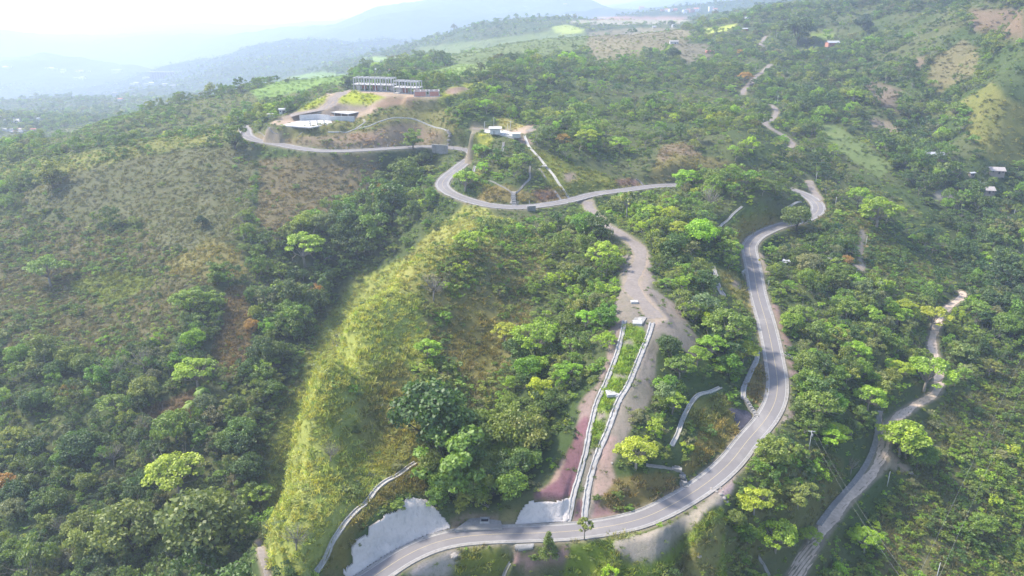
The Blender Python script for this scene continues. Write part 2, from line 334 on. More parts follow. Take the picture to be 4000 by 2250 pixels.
# ------------------------------------------------------------------ drain lines (paths first: their beds are dug before the ground is meshed)
def drain_path(ps, it=2, step=.8):
    P = catmull([hit(u, v) for u, v in ps], step)
    P = blur_path(P, it)
    P[:, 2] = hgt(P[:, 0], P[:, 1]); z = P[:, 2].copy()
    for _ in range(6): z[1:-1] = .25 * z[:-2] + .5 * z[1:-1] + .25 * z[2:]
    P[:, 2] = z
    return P
DRAINS = [
 # name, label, points, half width, kind
 ('drainage_chute', 'long pale concrete chute down the cleared strip, the left of the two parallel ones', T('C', (820, 245), (790, 400), (740, 580), (690, 710), (640, 840), (590, 940), (545, 1050), (510, 1200), (480, 1330), (460, 1449)) + T('K', (690, 350), (640, 520), (595, 720), (560, 870)), .72, 'rough'),
 ('drainage_chute', 'long pale concrete chute down the cleared strip, the right of the two parallel ones', T('C', (1080, 265), (1040, 400), (975, 560), (905, 730), (850, 860), (780, 970), (730, 1080), (690, 1200), (640, 1330), (590, 1440)) + T('K', (840, 240), (780, 450), (740, 700), (725, 865)), .85, 'rough'),
 ('drainage_channel', 'thin curved grey drain across the foot of the bright grassy spur', T('L', (835, 275), (760, 320), (660, 400), (540, 460), (460, 520), (400, 590), (350, 670), (260, 740), (160, 840), (90, 930), (40, 1010), (0, 1060)) + T('H', (2060, 1310), (2020, 1380), (1990, 1420)), .85, 'u'),
 ('drainage_channel', 'worn curving grey drain on the wooded nose between the chutes and the road bend', T('C', (1725, 875), (1620, 920), (1520, 945), (1450, 1020), (1400, 1110), (1360, 1200), (1320, 1320), (1265, 1425)), .8, 'u'),
 ('drainage_channel', 'pale straight drain running beside the steep inside bank of the right bend', T('C', (2070, 530), (2070, 600), (2025, 700), (1980, 800), (1940, 900), (1945, 975)), .8, 'rough'),
 ('step_drain', 'stepped concrete drain ending at the road beside the dark mesh bank', T('C', (1950, 985), (1985, 1040), (2010, 1085), (2050, 1125), (2062, 1150)), .7, 'step'),
 ('step_drain', 'small stepped concrete drain reaching the lower road right of the yellow-green tree', T('K', (1640, 330), (1665, 380), (1700, 420), (1720, 470), (1735, 500)), .8, 'step'),
 ('drainage_channel', 'short straight pale drain feeding the small stepped drain above the lower road', T('K', (1350, 300), (1480, 318), (1640, 340)), .55, 'u'),
 ('drainage_channel', 'narrow grey drain curving over the long brown bank below the unfinished hall', T('A', (980, 810), (1100, 808), (1240, 790), (1390, 755), (1470, 720), (1570, 685), (1700, 668), (1830, 678), (1940, 718), (2050, 762), (2180, 800)), .55, 'u'),
 ('drainage_channel', 'short branch drain climbing from the curved bank drain toward the unfinished hall', T('A', (1245, 790), (1320, 740), (1350, 715), (1338, 685)), .5, 'u'),
 ('drainage_channel', 'short pale drain on the brown bank nearest its left end', T('A', (650, 872), (700, 838), (725, 815)), .5, 'u'),
 ('drainage_channel', 'faint low drain hidden in grass at the left tip of the brown bank', T('A', (285, 815), (420, 818), (480, 825)), .4, 'u'),
 ('step_drain', 'stepped concrete drain dropping to the road at the right end of the brown bank', T('A', (2180, 795), (2200, 830), (2215, 860), (2200, 900), (2195, 935)), .8, 'step'),
 ('drainage_channel', 'long double-edged concrete drain running straight down from the pump house to the road', T('B', (900, 335), (950, 450), (1050, 560), (1180, 720), (1260, 840), (1340, 955)), .75, 'u'),
 ('drainage_channel', 'short double-edged drain ending at the road left of the long straight one', T('B', (1200, 890), (1230, 935), (1260, 975)), .65, 'u'),
 ('drainage_channel', 'thin drain fragment in the grass beside the long straight one', T('B', (1045, 665), (1080, 710), (1120, 780)), .4, 'u'),
 ('drainage_channel', 'left arm of the Y-shaped drain above the hairpin road', T('B', (540, 785), (620, 820), (710, 865), (765, 905)), .5, 'u'),
 ('drainage_channel', 'right arm of the Y-shaped drain, climbing to the broad tree', T('B', (955, 640), (950, 700), (955, 760), (900, 820), (850, 880), (815, 905)), .55, 'u'),
 ('step_drain', 'grey stepped stem of the Y-shaped drain meeting the hairpin road', T('B', (790, 900), (785, 950), (790, 1000), (795, 1035)), 1.2, 'step'),
 ('drainage_channel', 'pale drain piece below the pump house, upper middle of its slope', T('B', (690, 400), (682, 450), (680, 500)), .7, 'u'),
 ('drainage_channel', 'bright short drain on the lit bank inside the hairpin', T('B', (402, 640), (392, 670), (385, 700)), .8, 'u'),
 ('drainage_channel', 'grey drain curving down to the upper road at the right of the brown slope', T('B', (2020, 770), (2060, 790), (2090, 830)), .7, 'u'),
 ('drainage_channel', 'white-edged broken drain left of the straight road, upper piece', T('E', (165, 670), (180, 710), (195, 760)), .9, 'rough'),
 ('drainage_channel', 'white-edged broken drain left of the straight road, lower piece', T('E', (205, 805), (225, 860), (255, 905)), .9, 'rough'),
 ('drainage_channel', 'narrow concrete drain at the bottom edge below the lower road', T('L', (1785, 1285), (1750, 1340), (1715, 1430)), .6, 'u'),
 ('drainage_channel', 'small concrete drain in the scrub at the bottom right of the road slope', T('K', (2480, 1225), (2520, 1280), (2560, 1350), (2590, 1420)), .7, 'u'),
 ('drainage_channel', 'grey winding drain on the grassy knoll left of the upper road bend', T('E', (395, 210), (340, 255), (290, 310), (230, 360), (200, 420)), .6, 'u'),
 ('drainage_channel', 'grey drain curving round the small cut beside the dome tree', T('E', (850, 175), (780, 200), (740, 225), (725, 255)), .7, 'u'),
]
DP = []
for nm, lb, ps, hw, kd in DRAINS:
    P = drain_path(ps); carve(P, hw + .5, hw + 2.2, .28 if hw > .5 else .1, 1.0); DP.append(P)
track_wall = drain_path(T('D', (925, 515), (912, 600), (900, 680), (860, 790), (790, 900), (720, 980), (650, 1060), (575, 1160)), 3)
carve(track_wall, 1.3, 2.6, .1)
D_drain = np.minimum.reduce([dist_field(P, 6)[0] for P in DP] + [dist_field(track_wall, 6)[0]])
for (P, D, w) in TRACKS.values():
    P[:, 2] = P[:, 2]

# ------------------------------------------------------------------ land cover
GU, GV = to_px(GX, GY, GZ)
WU = GU + fbm(GX, GY, 16, 3, 31) * 14 * np.clip(250 / GY, .35, 1); WV = GV + fbm(GX, GY, 16, 3, 37) * 9 * np.clip(250 / GY, .3, 1)
def inpoly(poly, U=None, V=None):
    U = WU if U is None else U; V = WV if V is None else V
    ins = np.zeros(U.shape, bool)
    xs = [p[0] for p in poly]; ys = [p[1] for p in poly]
    bb = (U > min(xs)) & (U < max(xs)) & (V > min(ys)) & (V < max(ys))
    u = U[bb]; v = V[bb]; r = np.zeros(u.shape, bool)
    for i in range(len(poly)):
        x1, y1 = poly[i][:2]; x2, y2 = poly[i - 1][:2]
        if y1 == y2: continue
        c = ((y1 > v) != (y2 > v)) & (u < (x2 - x1) * (v - y1) / (y2 - y1) + x1)
        r ^= c
    ins[bb] = r
    return ins
# visible part of the ground (with a margin), so that cover traced on one slope does not jump to a hidden one
kk = GZ / GY
run = np.maximum.accumulate(kk, 0)
VIS = (kk + 6.0 / GY) >= run
C_DEF = np.array((.06, .085, .03))
COL = np.zeros(GX.shape + (3,)); COL[:] = C_DEF
n1 = fbm(GX, GY, 45, 4, 41); n2 = fbm(GX, GY, 12, 3, 45)
t = smooth(n1 * 1.2 + .5)[..., None]
COL = COL * (1 - t) + np.array((.095, .10, .045)) * t
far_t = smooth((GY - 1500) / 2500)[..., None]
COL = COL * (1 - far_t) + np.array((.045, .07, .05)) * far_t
CLS = np.zeros(GX.shape, np.int8)       # 0 woodland 1 lush grass 2 dry slope 3 bare 4 shrubs 5 open meadow
LUSH = (.34, .35, .095); DRY = (.155, .15, .08); EARTH = (.36, .26, .20); RED = (.19, .095, .11); GRASS = (.16, .20, .04); OLIVE = (.18, .175, .06)
SOIL = (.22, .18, .155); PALE = (.27, .225, .19); CONC = (.45, .44, .41)
COVER = [
 (T('P', (950, 400), (1090, 375), (1085, 430), (1010, 500), (970, 590), (905, 655), (860, 730), (785, 860), (745, 1000), (700, 1180), (620, 1270), (640, 1050), (665, 900), (690, 740), (715, 610), (820, 540), (900, 480)), (.045, .06, .028), 6),
 (T('P', (900, 660), (950, 680), (820, 880), (750, 1080), (715, 1200), (700, 1400), (635, 1400), (645, 1230), (675, 1080), (735, 930), (800, 790)), (.15, .15, .05), 4),
 (T('P', (2180, 300), (2330, 330), (2420, 450), (2600, 640), (2600, 760), (2450, 640), (2330, 520), (2230, 420)), (.05, .065, .03), 6),
 (T('P', (2440, 650), (2700, 560), (2700, 880), (2490, 860), (2410, 730)), (.05, .065, .03), 6),
 (T('P', (1040, 1120), (1200, 1080), (1310, 1090), (1290, 1220), (1230, 1270), (1120, 1250)), (.045, .06, .028), 6),
 (T('P', (1080, 640), (1300, 640), (1330, 760), (1340, 880), (1300, 980), (1250, 1060), (1120, 1080), (1060, 900)), (.17, .15, .06), 4),
 (T('P', (1140, 760), (1200, 740), (1260, 860), (1220, 960), (1160, 980), (1130, 880)), (.21, .18, .06), 2),
 (T('P', (-200, 560), (560, 560), (560, 700), (420, 860), (200, 900), (-200, 880)), (.12, .105, .055), 4),
 (T('P', (2380, 1000), (2640, 860), (2640, 1500), (2120, 1500), (2260, 1250)), (.10, .10, .045), 4),
 (T('P', (2250, 1330), (2420, 1290), (2450, 1449), (2200, 1449)), (.15, .135, .06), 4),
 (T('P', (1980, 1120), (2130, 1150), (2120, 1230), (2000, 1330), (1850, 1449), (1780, 1400), (1900, 1240)), (.12, .115, .045), 4),
 (T('P', (2050, 480), (2200, 560), (2400, 720), (2300, 760), (2150, 640), (2040, 540)), (.13, .125, .05), 4),
 (T('P', (1010, 640), (1060, 700), (1070, 800), (1045, 900), (1050, 1000), (1070, 1110), (1060, 1170), (1000, 1190), (930, 1260), (870, 1340), (830, 1400), (790, 1460), (690, 1440), (670, 1300), (690, 1200), (710, 1080), (750, 960), (790, 850), (860, 730), (930, 670)), LUSH, 1),
 (T('P', (1000, 900), (1060, 950), (1070, 1110), (1060, 1170), (960, 1180), (900, 1120), (900, 1000), (960, 940)), (.30, .28, .09), 1),
 (T('P', (1000, 1190), (1060, 1165), (1080, 1250), (1010, 1245), (930, 1300), (890, 1370), (870, 1449), (800, 1449), (870, 1330), (930, 1260)), (.19, .16, .05), 1),
 (T('P', (1100, 540), (1180, 510), (1300, 545), (1400, 620), (1380, 640), (1250, 600), (1180, 640), (1080, 640), (1040, 640)), (.27, .26, .08), 4),
 (T('P', (1000, 640), (1060, 590), (1150, 545), (1200, 560), (1120, 640), (1080, 720), (1010, 720)), (.30, .29, .085), 2),
 (T('P', (1120, 640), (1300, 580), (1400, 660), (1330, 700), (1200, 720), (1100, 700)), (.17, .15, .06), 4),
 (T('P', (170, 425), (500, 372), (645, 372), (640, 480), (600, 600), (520, 640), (420, 620), (350, 560), (200, 560), (20, 500)), DRY, 2),
 (T('P', (530, 597), (600, 622), (628, 670), (560, 705), (440, 700), (430, 665)), (.23, .20, .08), 2),
 (T('P', (650, 400), (940, 385), (960, 430), (930, 480), (860, 520), (780, 570), (700, 600), (640, 560), (655, 470)), (.19, .15, .085), 2),
 (T('P', (568, 730), (615, 715), (640, 820), (620, 920), (570, 950), (535, 890), (560, 800)), (.18, .125, .06), 2),
 (T('P', (180, 705), (380, 690), (405, 720), (300, 765), (200, 760)), (.16, .18, .04), 2),
 (T('P', (365, 1025), (500, 975), (480, 1060), (380, 1075)), (.15, .10, .06), 2),
 (T('P', (-200, 430), (150, 395), (400, 350), (610, 318), (600, 350), (400, 385), (150, 440), (-200, 500)), OLIVE, 4),
 (T('P', (130, 330), (420, 270), (700, 215), (880, 190), (860, 230), (600, 290), (560, 330), (300, 360), (100, 390)), (.12, .12, .045), 4),
 # terraces round the school
 (T('A', (230, 830), (640, 790), (900, 700), (1360, 640), (1700, 560), (1900, 500), (2200, 560), (2300, 700), (2380, 900), (2170, 930), (1700, 950), (1300, 980), (900, 970), (300, 900), (200, 860)), (.165, .15, .055), 4),
 (T('A', (230, 835), (640, 880), (980, 840), (1400, 800), (1650, 730), (1900, 730), (2160, 820), (2180, 940), (1700, 955), (1300, 985), (900, 975), (300, 905)), (.27, .20, .135), 2),
 (T('A', (1220, 820), (1500, 830), (1560, 910), (1400, 930), (1200, 880)), (.30, .20, .14), 2),
 (T('A', (400, 720), (700, 590), (960, 430), (1230, 390), (1620, 410), (2130, 440), (2050, 470), (1890, 490), (1530, 570), (1380, 640), (1280, 660), (1000, 720), (640, 760), (400, 740)), EARTH, 3),
 (T('A', (1000, 560), (1240, 510), (1420, 560), (1360, 590), (1060, 575)), (.22, .17, .15), 3),
 (T('A', (1240, 395), (1580, 450), (1450, 510), (1400, 535), (1060, 520), (1110, 440)), (.34, .36, .04), 1),
 (T('A', (990, 440), (950, 520), (860, 570), (660, 618), (760, 545)), (.36, .38, .04), 1),
 (T('A', (1440, 550), (1600, 445), (1900, 470), (1880, 500), (1530, 570)), (.25, .165, .115), 3),
 (T('A', (2090, 465), (2200, 360), (2560, 300), (2600, 360), (2250, 440)), (.36, .36, .06), 1),
 (T('A', (2180, 365), (2340, 350), (2420, 385), (2250, 430), (2160, 425)), (.25, .17, .13), 3),
 # meadows beyond
 (T('A', (200, 400), (600, 260), (900, 205), (1200, 240), (1250, 330), (900, 350), (600, 430), (300, 500)), (.17, .24, .06), 5),
 (T('A', (1300, 60), (1900, 60), (1900, 120), (1500, 110)), (.22, .28, .07), 5), (T('A', (1650, 300), (2600, 40), (2600, 200), (2200, 280), (1700, 300)), (.19, .24, .07), 5),
 (T('J', (-200, 480), (500, 400), (1100, 320), (1300, 240), (1500, 290), (1550, 480), (1200, 600), (700, 640), (200, 640)), (.14, .165, .065), 5),
 (T('J', (1180, 270), (1300, 245), (1500, 290), (1480, 340), (1200, 330)), (.30, .33, .09), 5),
 (T('J', (1560, 320), (2200, 270), (2560, 300), (2560, 420), (2300, 500), (1900, 600), (1600, 640), (1500, 500)), (.20, .165, .10), 5),
 (T('J', (1330, 215), (2000, 180), (2560, 200), (2560, 240), (1400, 250)), (.30, .26, .20), 5),
 (T('J', (1600, 170), (2000, 165), (2560, 175), (2500, 200), (1560, 195)), (.30, .17, .13), 5),
 (T('F', (420, 190), (640, 160), (600, 205), (450, 225)), (.38, .40, .09), 5),
 (T('F', (200, 290), (450, 290), (480, 330), (460, 400), (300, 420), (180, 320)), (.17, .145, .10), 5),
 (T('F', (1140, 225), (1300, 220), (1280, 260), (1150, 262)), (.17, .22, .05), 5),
 # right hillside
 (T('F', (2200, 60), (2560, 60), (2560, 280), (2400, 250), (2200, 200)), (.17, .12, .08), 5),
 (T('F', (1960, 380), (2150, 260), (2260, 330), (2250, 480), (2000, 620), (1900, 560)), (.20, .17, .085), 2),
 (T('F', (2030, 740), (2350, 545), (2420, 640), (2560, 720), (2560, 1110), (2350, 1080), (2180, 900), (2120, 780)), (.21, .20, .06), 2),
 (T('F', (1500, 560), (1560, 540), (1760, 600), (1700, 680), (1720, 760), (1650, 740), (1520, 650)), (.15, .115, .085), 5),
 (T('F', (1820, 390), (1910, 370), (1900, 430), (1840, 480)), (.16, .12, .085), 5),
 (T('F', (1170, 820), (1300, 830), (1560, 1000), (1700, 1110), (1600, 1180), (1400, 1060), (1200, 930)), (.13, .16, .06), 5),
 (T('F', (1530, 790), (1650, 810), (1760, 860), (1700, 900), (1540, 840)), (.26, .20, .15), 5),
 (T('F', (1950, 1270), (2150, 1280), (2120, 1330), (1960, 1340)), (.28, .25, .2), 3),
 (T('F', (1450, 1220), (1700, 1300), (1900, 1449), (1750, 1449), (1500, 1300)), (.13, .14, .055), 4),
 # upper middle
 (T('F', (60, 1180), (100, 1060), (150, 970), (300, 950), (420, 1040), (600, 1080), (860, 1170), (820, 1200), (400, 1215), (40, 1220)), (.23, .19, .075), 2),
 (T('F', (110, 1030), (180, 960), (330, 960), (400, 1040), (330, 1050), (210, 1010), (150, 1090)), (.21, .155, .105), 2),
 (T('B', (900, 430), (1060, 480), (1290, 600), (1500, 650), (1800, 770), (2060, 780), (2110, 830), (1620, 900), (1350, 960), (1260, 970), (1100, 780), (980, 560)), (.19, .20, .045), 2),
 (T('B', (1300, 720), (1420, 700), (1440, 800), (1330, 820)), (.26, .19, .15), 3),
 (T('B', (1820, 780), (2000, 760), (2060, 830), (1850, 850)), (.26, .15, .12), 2),
 (T('B', (290, 960), (500, 850), (700, 900), (900, 920), (1190, 880), (1260, 975), (1040, 1030), (700, 1040), (420, 1010)), (.22, .17, .065), 2),
 (T('B', (950, 880), (1190, 860), (1240, 970), (1050, 1000)), (.26, .155, .11), 2),
 (T('B', (330, 440), (430, 310), (600, 340), (560, 420), (450, 540), (400, 480)), (.36, .34, .07), 1),
 (T('B', (600, 130), (760, 180), (880, 240), (820, 290), (650, 240)), (.32, .28, .09), 1),
 (T('B', (350, 260), (480, 260), (500, 300), (860, 320), (1090, 260), (1000, 220), (860, 250), (760, 290), (640, 255), (350, 245)), EARTH, 3),
 (T('B', (850, 330), (1000, 390), (930, 430), (840, 390)), (.27, .19, .16), 3),
 (T('B', (380, 640), (480, 700), (520, 850), (420, 900), (330, 800)), (.20, .19, .06), 4),
 # lower middle
 (T('P', (1470, 515), (1500, 525), (1560, 590), (1600, 630), (1560, 600), (1500, 570), (1450, 520)), (.20, .27, .04), 1),
 (T('P', (1560, 640), (1640, 640), (1650, 700), (1640, 730), (1720, 790), (1760, 860), (1750, 900), (1700, 860), (1660, 830), (1650, 900), (1640, 1000), (1600, 1060), (1560, 1130), (1520, 1200), (1500, 1310), (1435, 1310), (1470, 1180), (1500, 1080), (1530, 960), (1570, 830), (1540, 790), (1570, 720), (1555, 670)), SOIL, 3),
 (T('C', (690, 250), (820, 240), (800, 450), (740, 620), (600, 860), (530, 1050), (490, 1250), (430, 1449), (320, 1449), (370, 1200), (400, 1020), (560, 860), (660, 620), (680, 500)), (.25, .18, .16), 3),
 (T('C', (820, 290), (980, 300), (1000, 400), (930, 560), (860, 760), (760, 960), (690, 1100), (640, 1250), (560, 1449), (500, 1449), (540, 1150), (600, 960), (680, 760), (760, 520)), (.20, .28, .035), 1),
 (T('C', (790, 430), (880, 420), (880, 470), (800, 480)), SOIL, 3), (T('C', (720, 735), (830, 740), (820, 800), (720, 770)), SOIL, 3), (T('C', (560, 1110), (660, 1120), (650, 1200), (560, 1190)), SOIL, 3), (T('K', (620, 640), (700, 640), (690, 860), (610, 860)), (.27, .15, .15), 3),
 (T('C', (430, 1150), (500, 1180), (470, 1400)) + T('K', (720, 0), (690, 350), (600, 640), (590, 600), (400, 650), (200, 650), (210, 580), (340, 480), (460, 280), (540, 200), (600, 60), (620, -60)), RED, 3),
 (T('K', (340, 480), (460, 280), (520, 220), (520, 300), (420, 440), (260, 560)), (.33, .22, .17), 3),
 (T('K', (950, 0), (1060, 0), (1020, 150), (1010, 300), (1050, 450), (980, 600), (820, 850), (770, 850), (800, 600), (840, 350), (900, 200)), (.30, .205, .185), 3),
 (T('K', (830, 640), (1000, 620), (1150, 760), (1000, 810), (790, 850)), (.28, .155, .16), 3),
 (T('K', (1050, 420), (1400, 380), (1640, 400), (1690, 540), (1400, 680), (1100, 780), (850, 700), (900, 600)), (.22, .165, .065), 2),
 (T('K', (1750, 300), (1900, 120), (2000, 0), (2280, 0), (2100, 160), (1900, 350), (1760, 430)), (.24, .185, .06), 2),
 (T('C', (1530, 1300), (1780, 1060), (1890, 1260), (1880, 1330), (1760, 1449), (1500, 1449)), (.25, .20, .06), 2),
 (T('C', (1450, 1020), (1780, 930), (1800, 1080), (1600, 1260), (1400, 1250)), (.17, .17, .05), 2),
 (T('C', (2080, 640), (2150, 640), (2160, 860), (2080, 1080), (2000, 1040), (1960, 900), (2020, 780)), (.21, .16, .06), 2),
 (T('E', (290, 400), (400, 280), (560, 260), (680, 290), (700, 340), (520, 390), (420, 440), (370, 540), (330, 480)), (.25, .20, .06), 2),
 (T('E', (300, 330), (430, 230), (520, 205), (680, 260), (690, 300), (560, 250), (400, 280), (300, 390)), (.17, .23, .05), 1),
 (T('E', (200, 700), (330, 700), (400, 780), (440, 900), (480, 1060), (400, 1000), (260, 880)), (.23, .21, .07), 2),
 (T('E', (300, 760), (380, 800), (380, 860), (310, 830)), (.30, .22, .17), 3),
 (T('E', (600, 960), (660, 980), (720, 1120), (790, 1290), (730, 1300), (640, 1100)), (.27, .18, .15), 3),
 (T('E', (530, 560), (570, 590), (600, 680), (620, 740), (570, 740), (530, 640)), (.33, .25, .19), 3),
 (T('E', (1240, 660), (1330, 640), (1370, 680), (1330, 720), (1260, 700)), (.33, .25, .20), 3),
 (T('E', (1300, 380), (1345, 400), (1345, 640), (1300, 640)), (.28, .22, .18), 3),
 (T('D', (385, 200), (440, 240), (440, 270), (400, 250)), (.3, .2, .18), 3), (T('D', (400, 280), (450, 280), (515, 330), (490, 345), (410, 320)), (.3, .21, .2), 3),
 (T('D', (390, 490), (480, 500), (480, 550), (400, 580), (350, 600)), (.3, .24, .22), 3),
 (T('D', (960, 740), (1090, 850), (1060, 880), (960, 850), (900, 900)), (.30, .23, .18), 3),
 (T('D', (0, 880), (100, 870), (90, 950), (20, 1060), (-60, 1040)), (.28, .22, .21), 3),
 # verge below the lower road
 (T('K', (820, 1100), (1000, 1060), (1300, 1000), (1500, 920), (1800, 790), (2000, 640), (2100, 560), (2130, 640), (2000, 760), (1880, 880), (1700, 1020), (1550, 1150), (1400, 1290), (1200, 1270), (1020, 1160)), PALE, 3),
 (T('K', (2050, 560), (2250, 380), (2250, 480), (2180, 620), (2100, 640)), (.30, .22, .22), 3),
 (T('K', (560, 1060), (800, 1040), (1300, 960), (1300, 1000), (1020, 1060), (1000, 1150), (1100, 1300), (1400, 1300), (1560, 1200), (1900, 900), (2120, 720), (2150, 900), (2200, 1449), (480, 1449), (500, 1150)), (.185, .23, .035), 1),
 (T('K', (1500, 1449), (1700, 1200), (1900, 1000), (2140, 850), (2150, 1100), (2060, 1449)), (.22, .20, .07), 2),
 (T('L', (1250, 1110), (1830, 1090), (1830, 1280), (1700, 1417), (1020, 1417), (1200, 1300), (1280, 1200)), (.19, .20, .04), 1),
 (T('L', (850, 1290), (1150, 1140), (1280, 1150), (1260, 1210), (1200, 1320), (1130, 1417), (740, 1417)), (.36, .29, .27), 3),
 (T('L', (1830, 1170), (2000, 1180), (2060, 1230), (2340, 1080), (2360, 1160), (2290, 1260), (2000, 1320), (1820, 1280)), (.30, .18, .18), 3),
 (T('L', (1170, 850), (1400, 780), (1560, 800), (1640, 760), (1660, 900), (1200, 930)), (.24, .17, .12), 3),
 (T('L', (1680, 780), (1880, 740), (1820, 880), (1620, 900)), (.21, .17, .08), 3),
]
WU2 = WU + fbm(GX, GY, 34, 4, 71) * 46; WV2 = WV + fbm(GX, GY, 34, 4, 73) * 34
for poly, c, k in COVER:
    m = (inpoly(poly, WU2, WV2) if k in (1, 2, 4, 6) and max(p_[0] for p_ in poly) - min(p_[0] for p_ in poly) > 180 and min(p_[1] for p_ in poly) > 400 and not (1280 < poly[0][0] < 1900 and poly[0][1] > 1000) else inpoly(poly)) & VIS
    COL[m] = np.array(c) * (.8 if k in (1, 2) else 1) * (1 + .10 * n2[m] + .10 * n1[m])[:, None]
    CLS[m] = k
# soften the seams of the cover colour a little
for _ in range(2):
    COL[1:-1, 1:-1] = .5 * COL[1:-1, 1:-1] + .125 * (COL[:-2, 1:-1] + COL[2:, 1:-1] + COL[1:-1, :-2] + COL[1:-1, 2:])
# road verges and track shoulders
ve = (1 - smooth((D_road - 4.2) / 2.0))[..., None] * .8
COL = COL * (1 - ve) + np.array((.24, .19, .15)) * ve
ve = (1 - smooth((D_track + .1) / 1.2))[..., None] * .8
COL = COL * (1 - ve) + np.array((.28, .22, .17)) * ve

# ------------------------------------------------------------------ materials
def new_mat(name):
    m = bpy.data.materials.new(name); m.use_nodes = True
    return m, m.node_tree, m.node_tree.nodes['Principled BSDF']
def noise(nt, scale, detail=6, rough=.6, coord='Object', dist=0):
    tc = nt.nodes.new('ShaderNodeTexCoord'); nz = nt.nodes.new('ShaderNodeTexNoise')
    nz.inputs['Scale'].default_value = scale; nz.inputs['Detail'].default_value = detail; nz.inputs['Roughness'].default_value = rough
    nz.inputs['Distortion'].default_value = dist
    nt.links.new(tc.outputs[coord], nz.inputs['Vector'])
    return nz
def ramp(nt, src, stops):
    r = nt.nodes.new('ShaderNodeValToRGB'); nt.links.new(src, r.inputs[0])
    e = r.color_ramp.elements
    while len(e) < len(stops): e.new(.5)
    for i, (p, c) in enumerate(stops):
        e[i].position = p; e[i].color = (c, c, c, 1) if isinstance(c, (int, float)) else tuple(c) + (1,)
    return r
def mixc(nt, a, b, fac, mode='MIX'):
    m = nt.nodes.new('ShaderNodeMix'); m.data_type = 'RGBA'; m.blend_type = mode
    for s, i in ((a, 6), (b, 7)):
        if hasattr(s, 'links'): nt.links.new(s, m.inputs[i])
        else: m.inputs[i].default_value = tuple(s) + (1,)
    if hasattr(fac, 'links'): nt.links.new(fac, m.inputs[0])
    else: m.inputs[0].default_value = fac
    return m.outputs[2]
def bump(nt, src, bsdf, strength=.5, dist=.3):
    b = nt.nodes.new('ShaderNodeBump'); b.inputs['Strength'].default_value = strength; b.inputs['Distance'].default_value = dist
    nt.links.new(src, b.inputs['Height']); nt.links.new(b.outputs[0], bsdf.inputs['Normal'])
def simple(name, c, rough=.8, var=.25, scale=1.2, bmp=.2, spec=.2):
    m, nt, b = new_mat(name)
    nz = noise(nt, scale, 6, .65); nz2 = noise(nt, scale * .13, 3, .6)
    a = mixc(nt, tuple(x * (1 - var) for x in c), tuple(min(1, x * (1 + var)) for x in c), ramp(nt, nz.outputs[0], [(.3, 0.), (.7, 1.)]).outputs[0])
    a = mixc(nt, a, tuple(x * (1 - var * .9) for x in c), ramp(nt, nz2.outputs[0], [(.45, 0.), (.7, .7)]).outputs[0])
    nt.links.new(a, b.inputs['Base Color'])
    b.inputs['Roughness'].default_value = rough; b.inputs['Specular IOR Level'].default_value = spec
    if bmp: bump(nt, nz.outputs[0], b, bmp, .1)
    return m
M = {}
# ground
m, nt, b = new_mat('ground_cover')
at = nt.nodes.new('ShaderNodeAttribute'); at.attribute_name = 'cover'
nA = noise(nt, .9, 8, .75); nB = noise(nt, .06, 7, .7); nC = noise(nt, 3.1, 4, .7)
c = mixc(nt, at.outputs[0], (.5, .54, .46), ramp(nt, nA.outputs[0], [(.26, .9), (.5, .0)]).outputs[0], 'MULTIPLY')
c2 = mixc(nt, c, (1.4, 1.35, 1.25), ramp(nt, nA.outputs[0], [(.55, 0.), (.85, .55)]).outputs[0], 'MULTIPLY')
c3 = mixc(nt, c2, (.66, .76, .66), ramp(nt, nB.outputs[0], [(.32, .9), (.66, 0.)]).outputs[0], 'MULTIPLY')
nt.links.new(c3, b.inputs['Base Color'])
b.inputs['Roughness'].default_value = .95; b.inputs['Specular IOR Level'].default_value = .05
ad = nt.nodes.new('ShaderNodeMath'); ad.operation = 'ADD'; nt.links.new(nA.outputs[0], ad.inputs[0]); nt.links.new(nC.outputs[0], ad.inputs[1])
bump(nt, ad.outputs[0], b, .6, .35)
M['ground'] = m
M['asphalt'] = simple('asphalt', (.25, .225, .225), .85, .10, 3.0, .15)
def worn(name, c, dust, big, fine, dustlo, dusthi, bmp=.3, bd=.2, streak=False):
    m, nt, b = new_mat(name); n1_ = noise(nt, big, 5, .7, dist=.6); n2_ = noise(nt, fine, 6, .7); n3_ = noise(nt, big * 3.3, 4, .6)
    a = mixc(nt, tuple(x * .86 for x in c), tuple(x * 1.12 for x in c), n2_.outputs[0])
    a = mixc(nt, a, tuple(x * .72 for x in c), ramp(nt, n3_.outputs[0], [(.5, 0.), (.72, .3)]).outputs[0])
    a = mixc(nt, a, dust, ramp(nt, n1_.outputs[0], [(dustlo, 0.), (dusthi, .8)]).outputs[0])
    if streak:
        mp_ = nt.nodes.new('ShaderNodeMapping'); mp_.inputs['Scale'].default_value = (1.2, 1.2, .12); tc_ = nt.nodes.new('ShaderNodeTexCoord'); nt.links.new(tc_.outputs['Object'], mp_.inputs[0]); n4_ = nt.nodes.new('ShaderNodeTexNoise'); n4_.inputs['Scale'].default_value = .9; n4_.inputs['Detail'].default_value = 5; nt.links.new(mp_.outputs[0], n4_.inputs['Vector'])
        a = mixc(nt, a, (.22, .20, .18), ramp(nt, n4_.outputs[0], [(.55, 0.), (.8, .5)]).outputs[0])
    nt.links.new(a, b.inputs['Base Color']); b.inputs['Roughness'].default_value = .9; b.inputs['Specular IOR Level'].default_value = .15
    bump(nt, n2_.outputs[0], b, bmp, bd); return m
M['asphalt'] = worn('worn_asphalt', (.17, .158, .158), (.27, .25, .235), .045, 1.6, .52, .75, .15, .05)
M['concrete'] = simple('concrete', (.24, .225, .21), .8, .26, .9, .3)
M['pale_concrete'] = simple('pale_concrete', (.31, .295, .28), .8, .25, .8, .3)
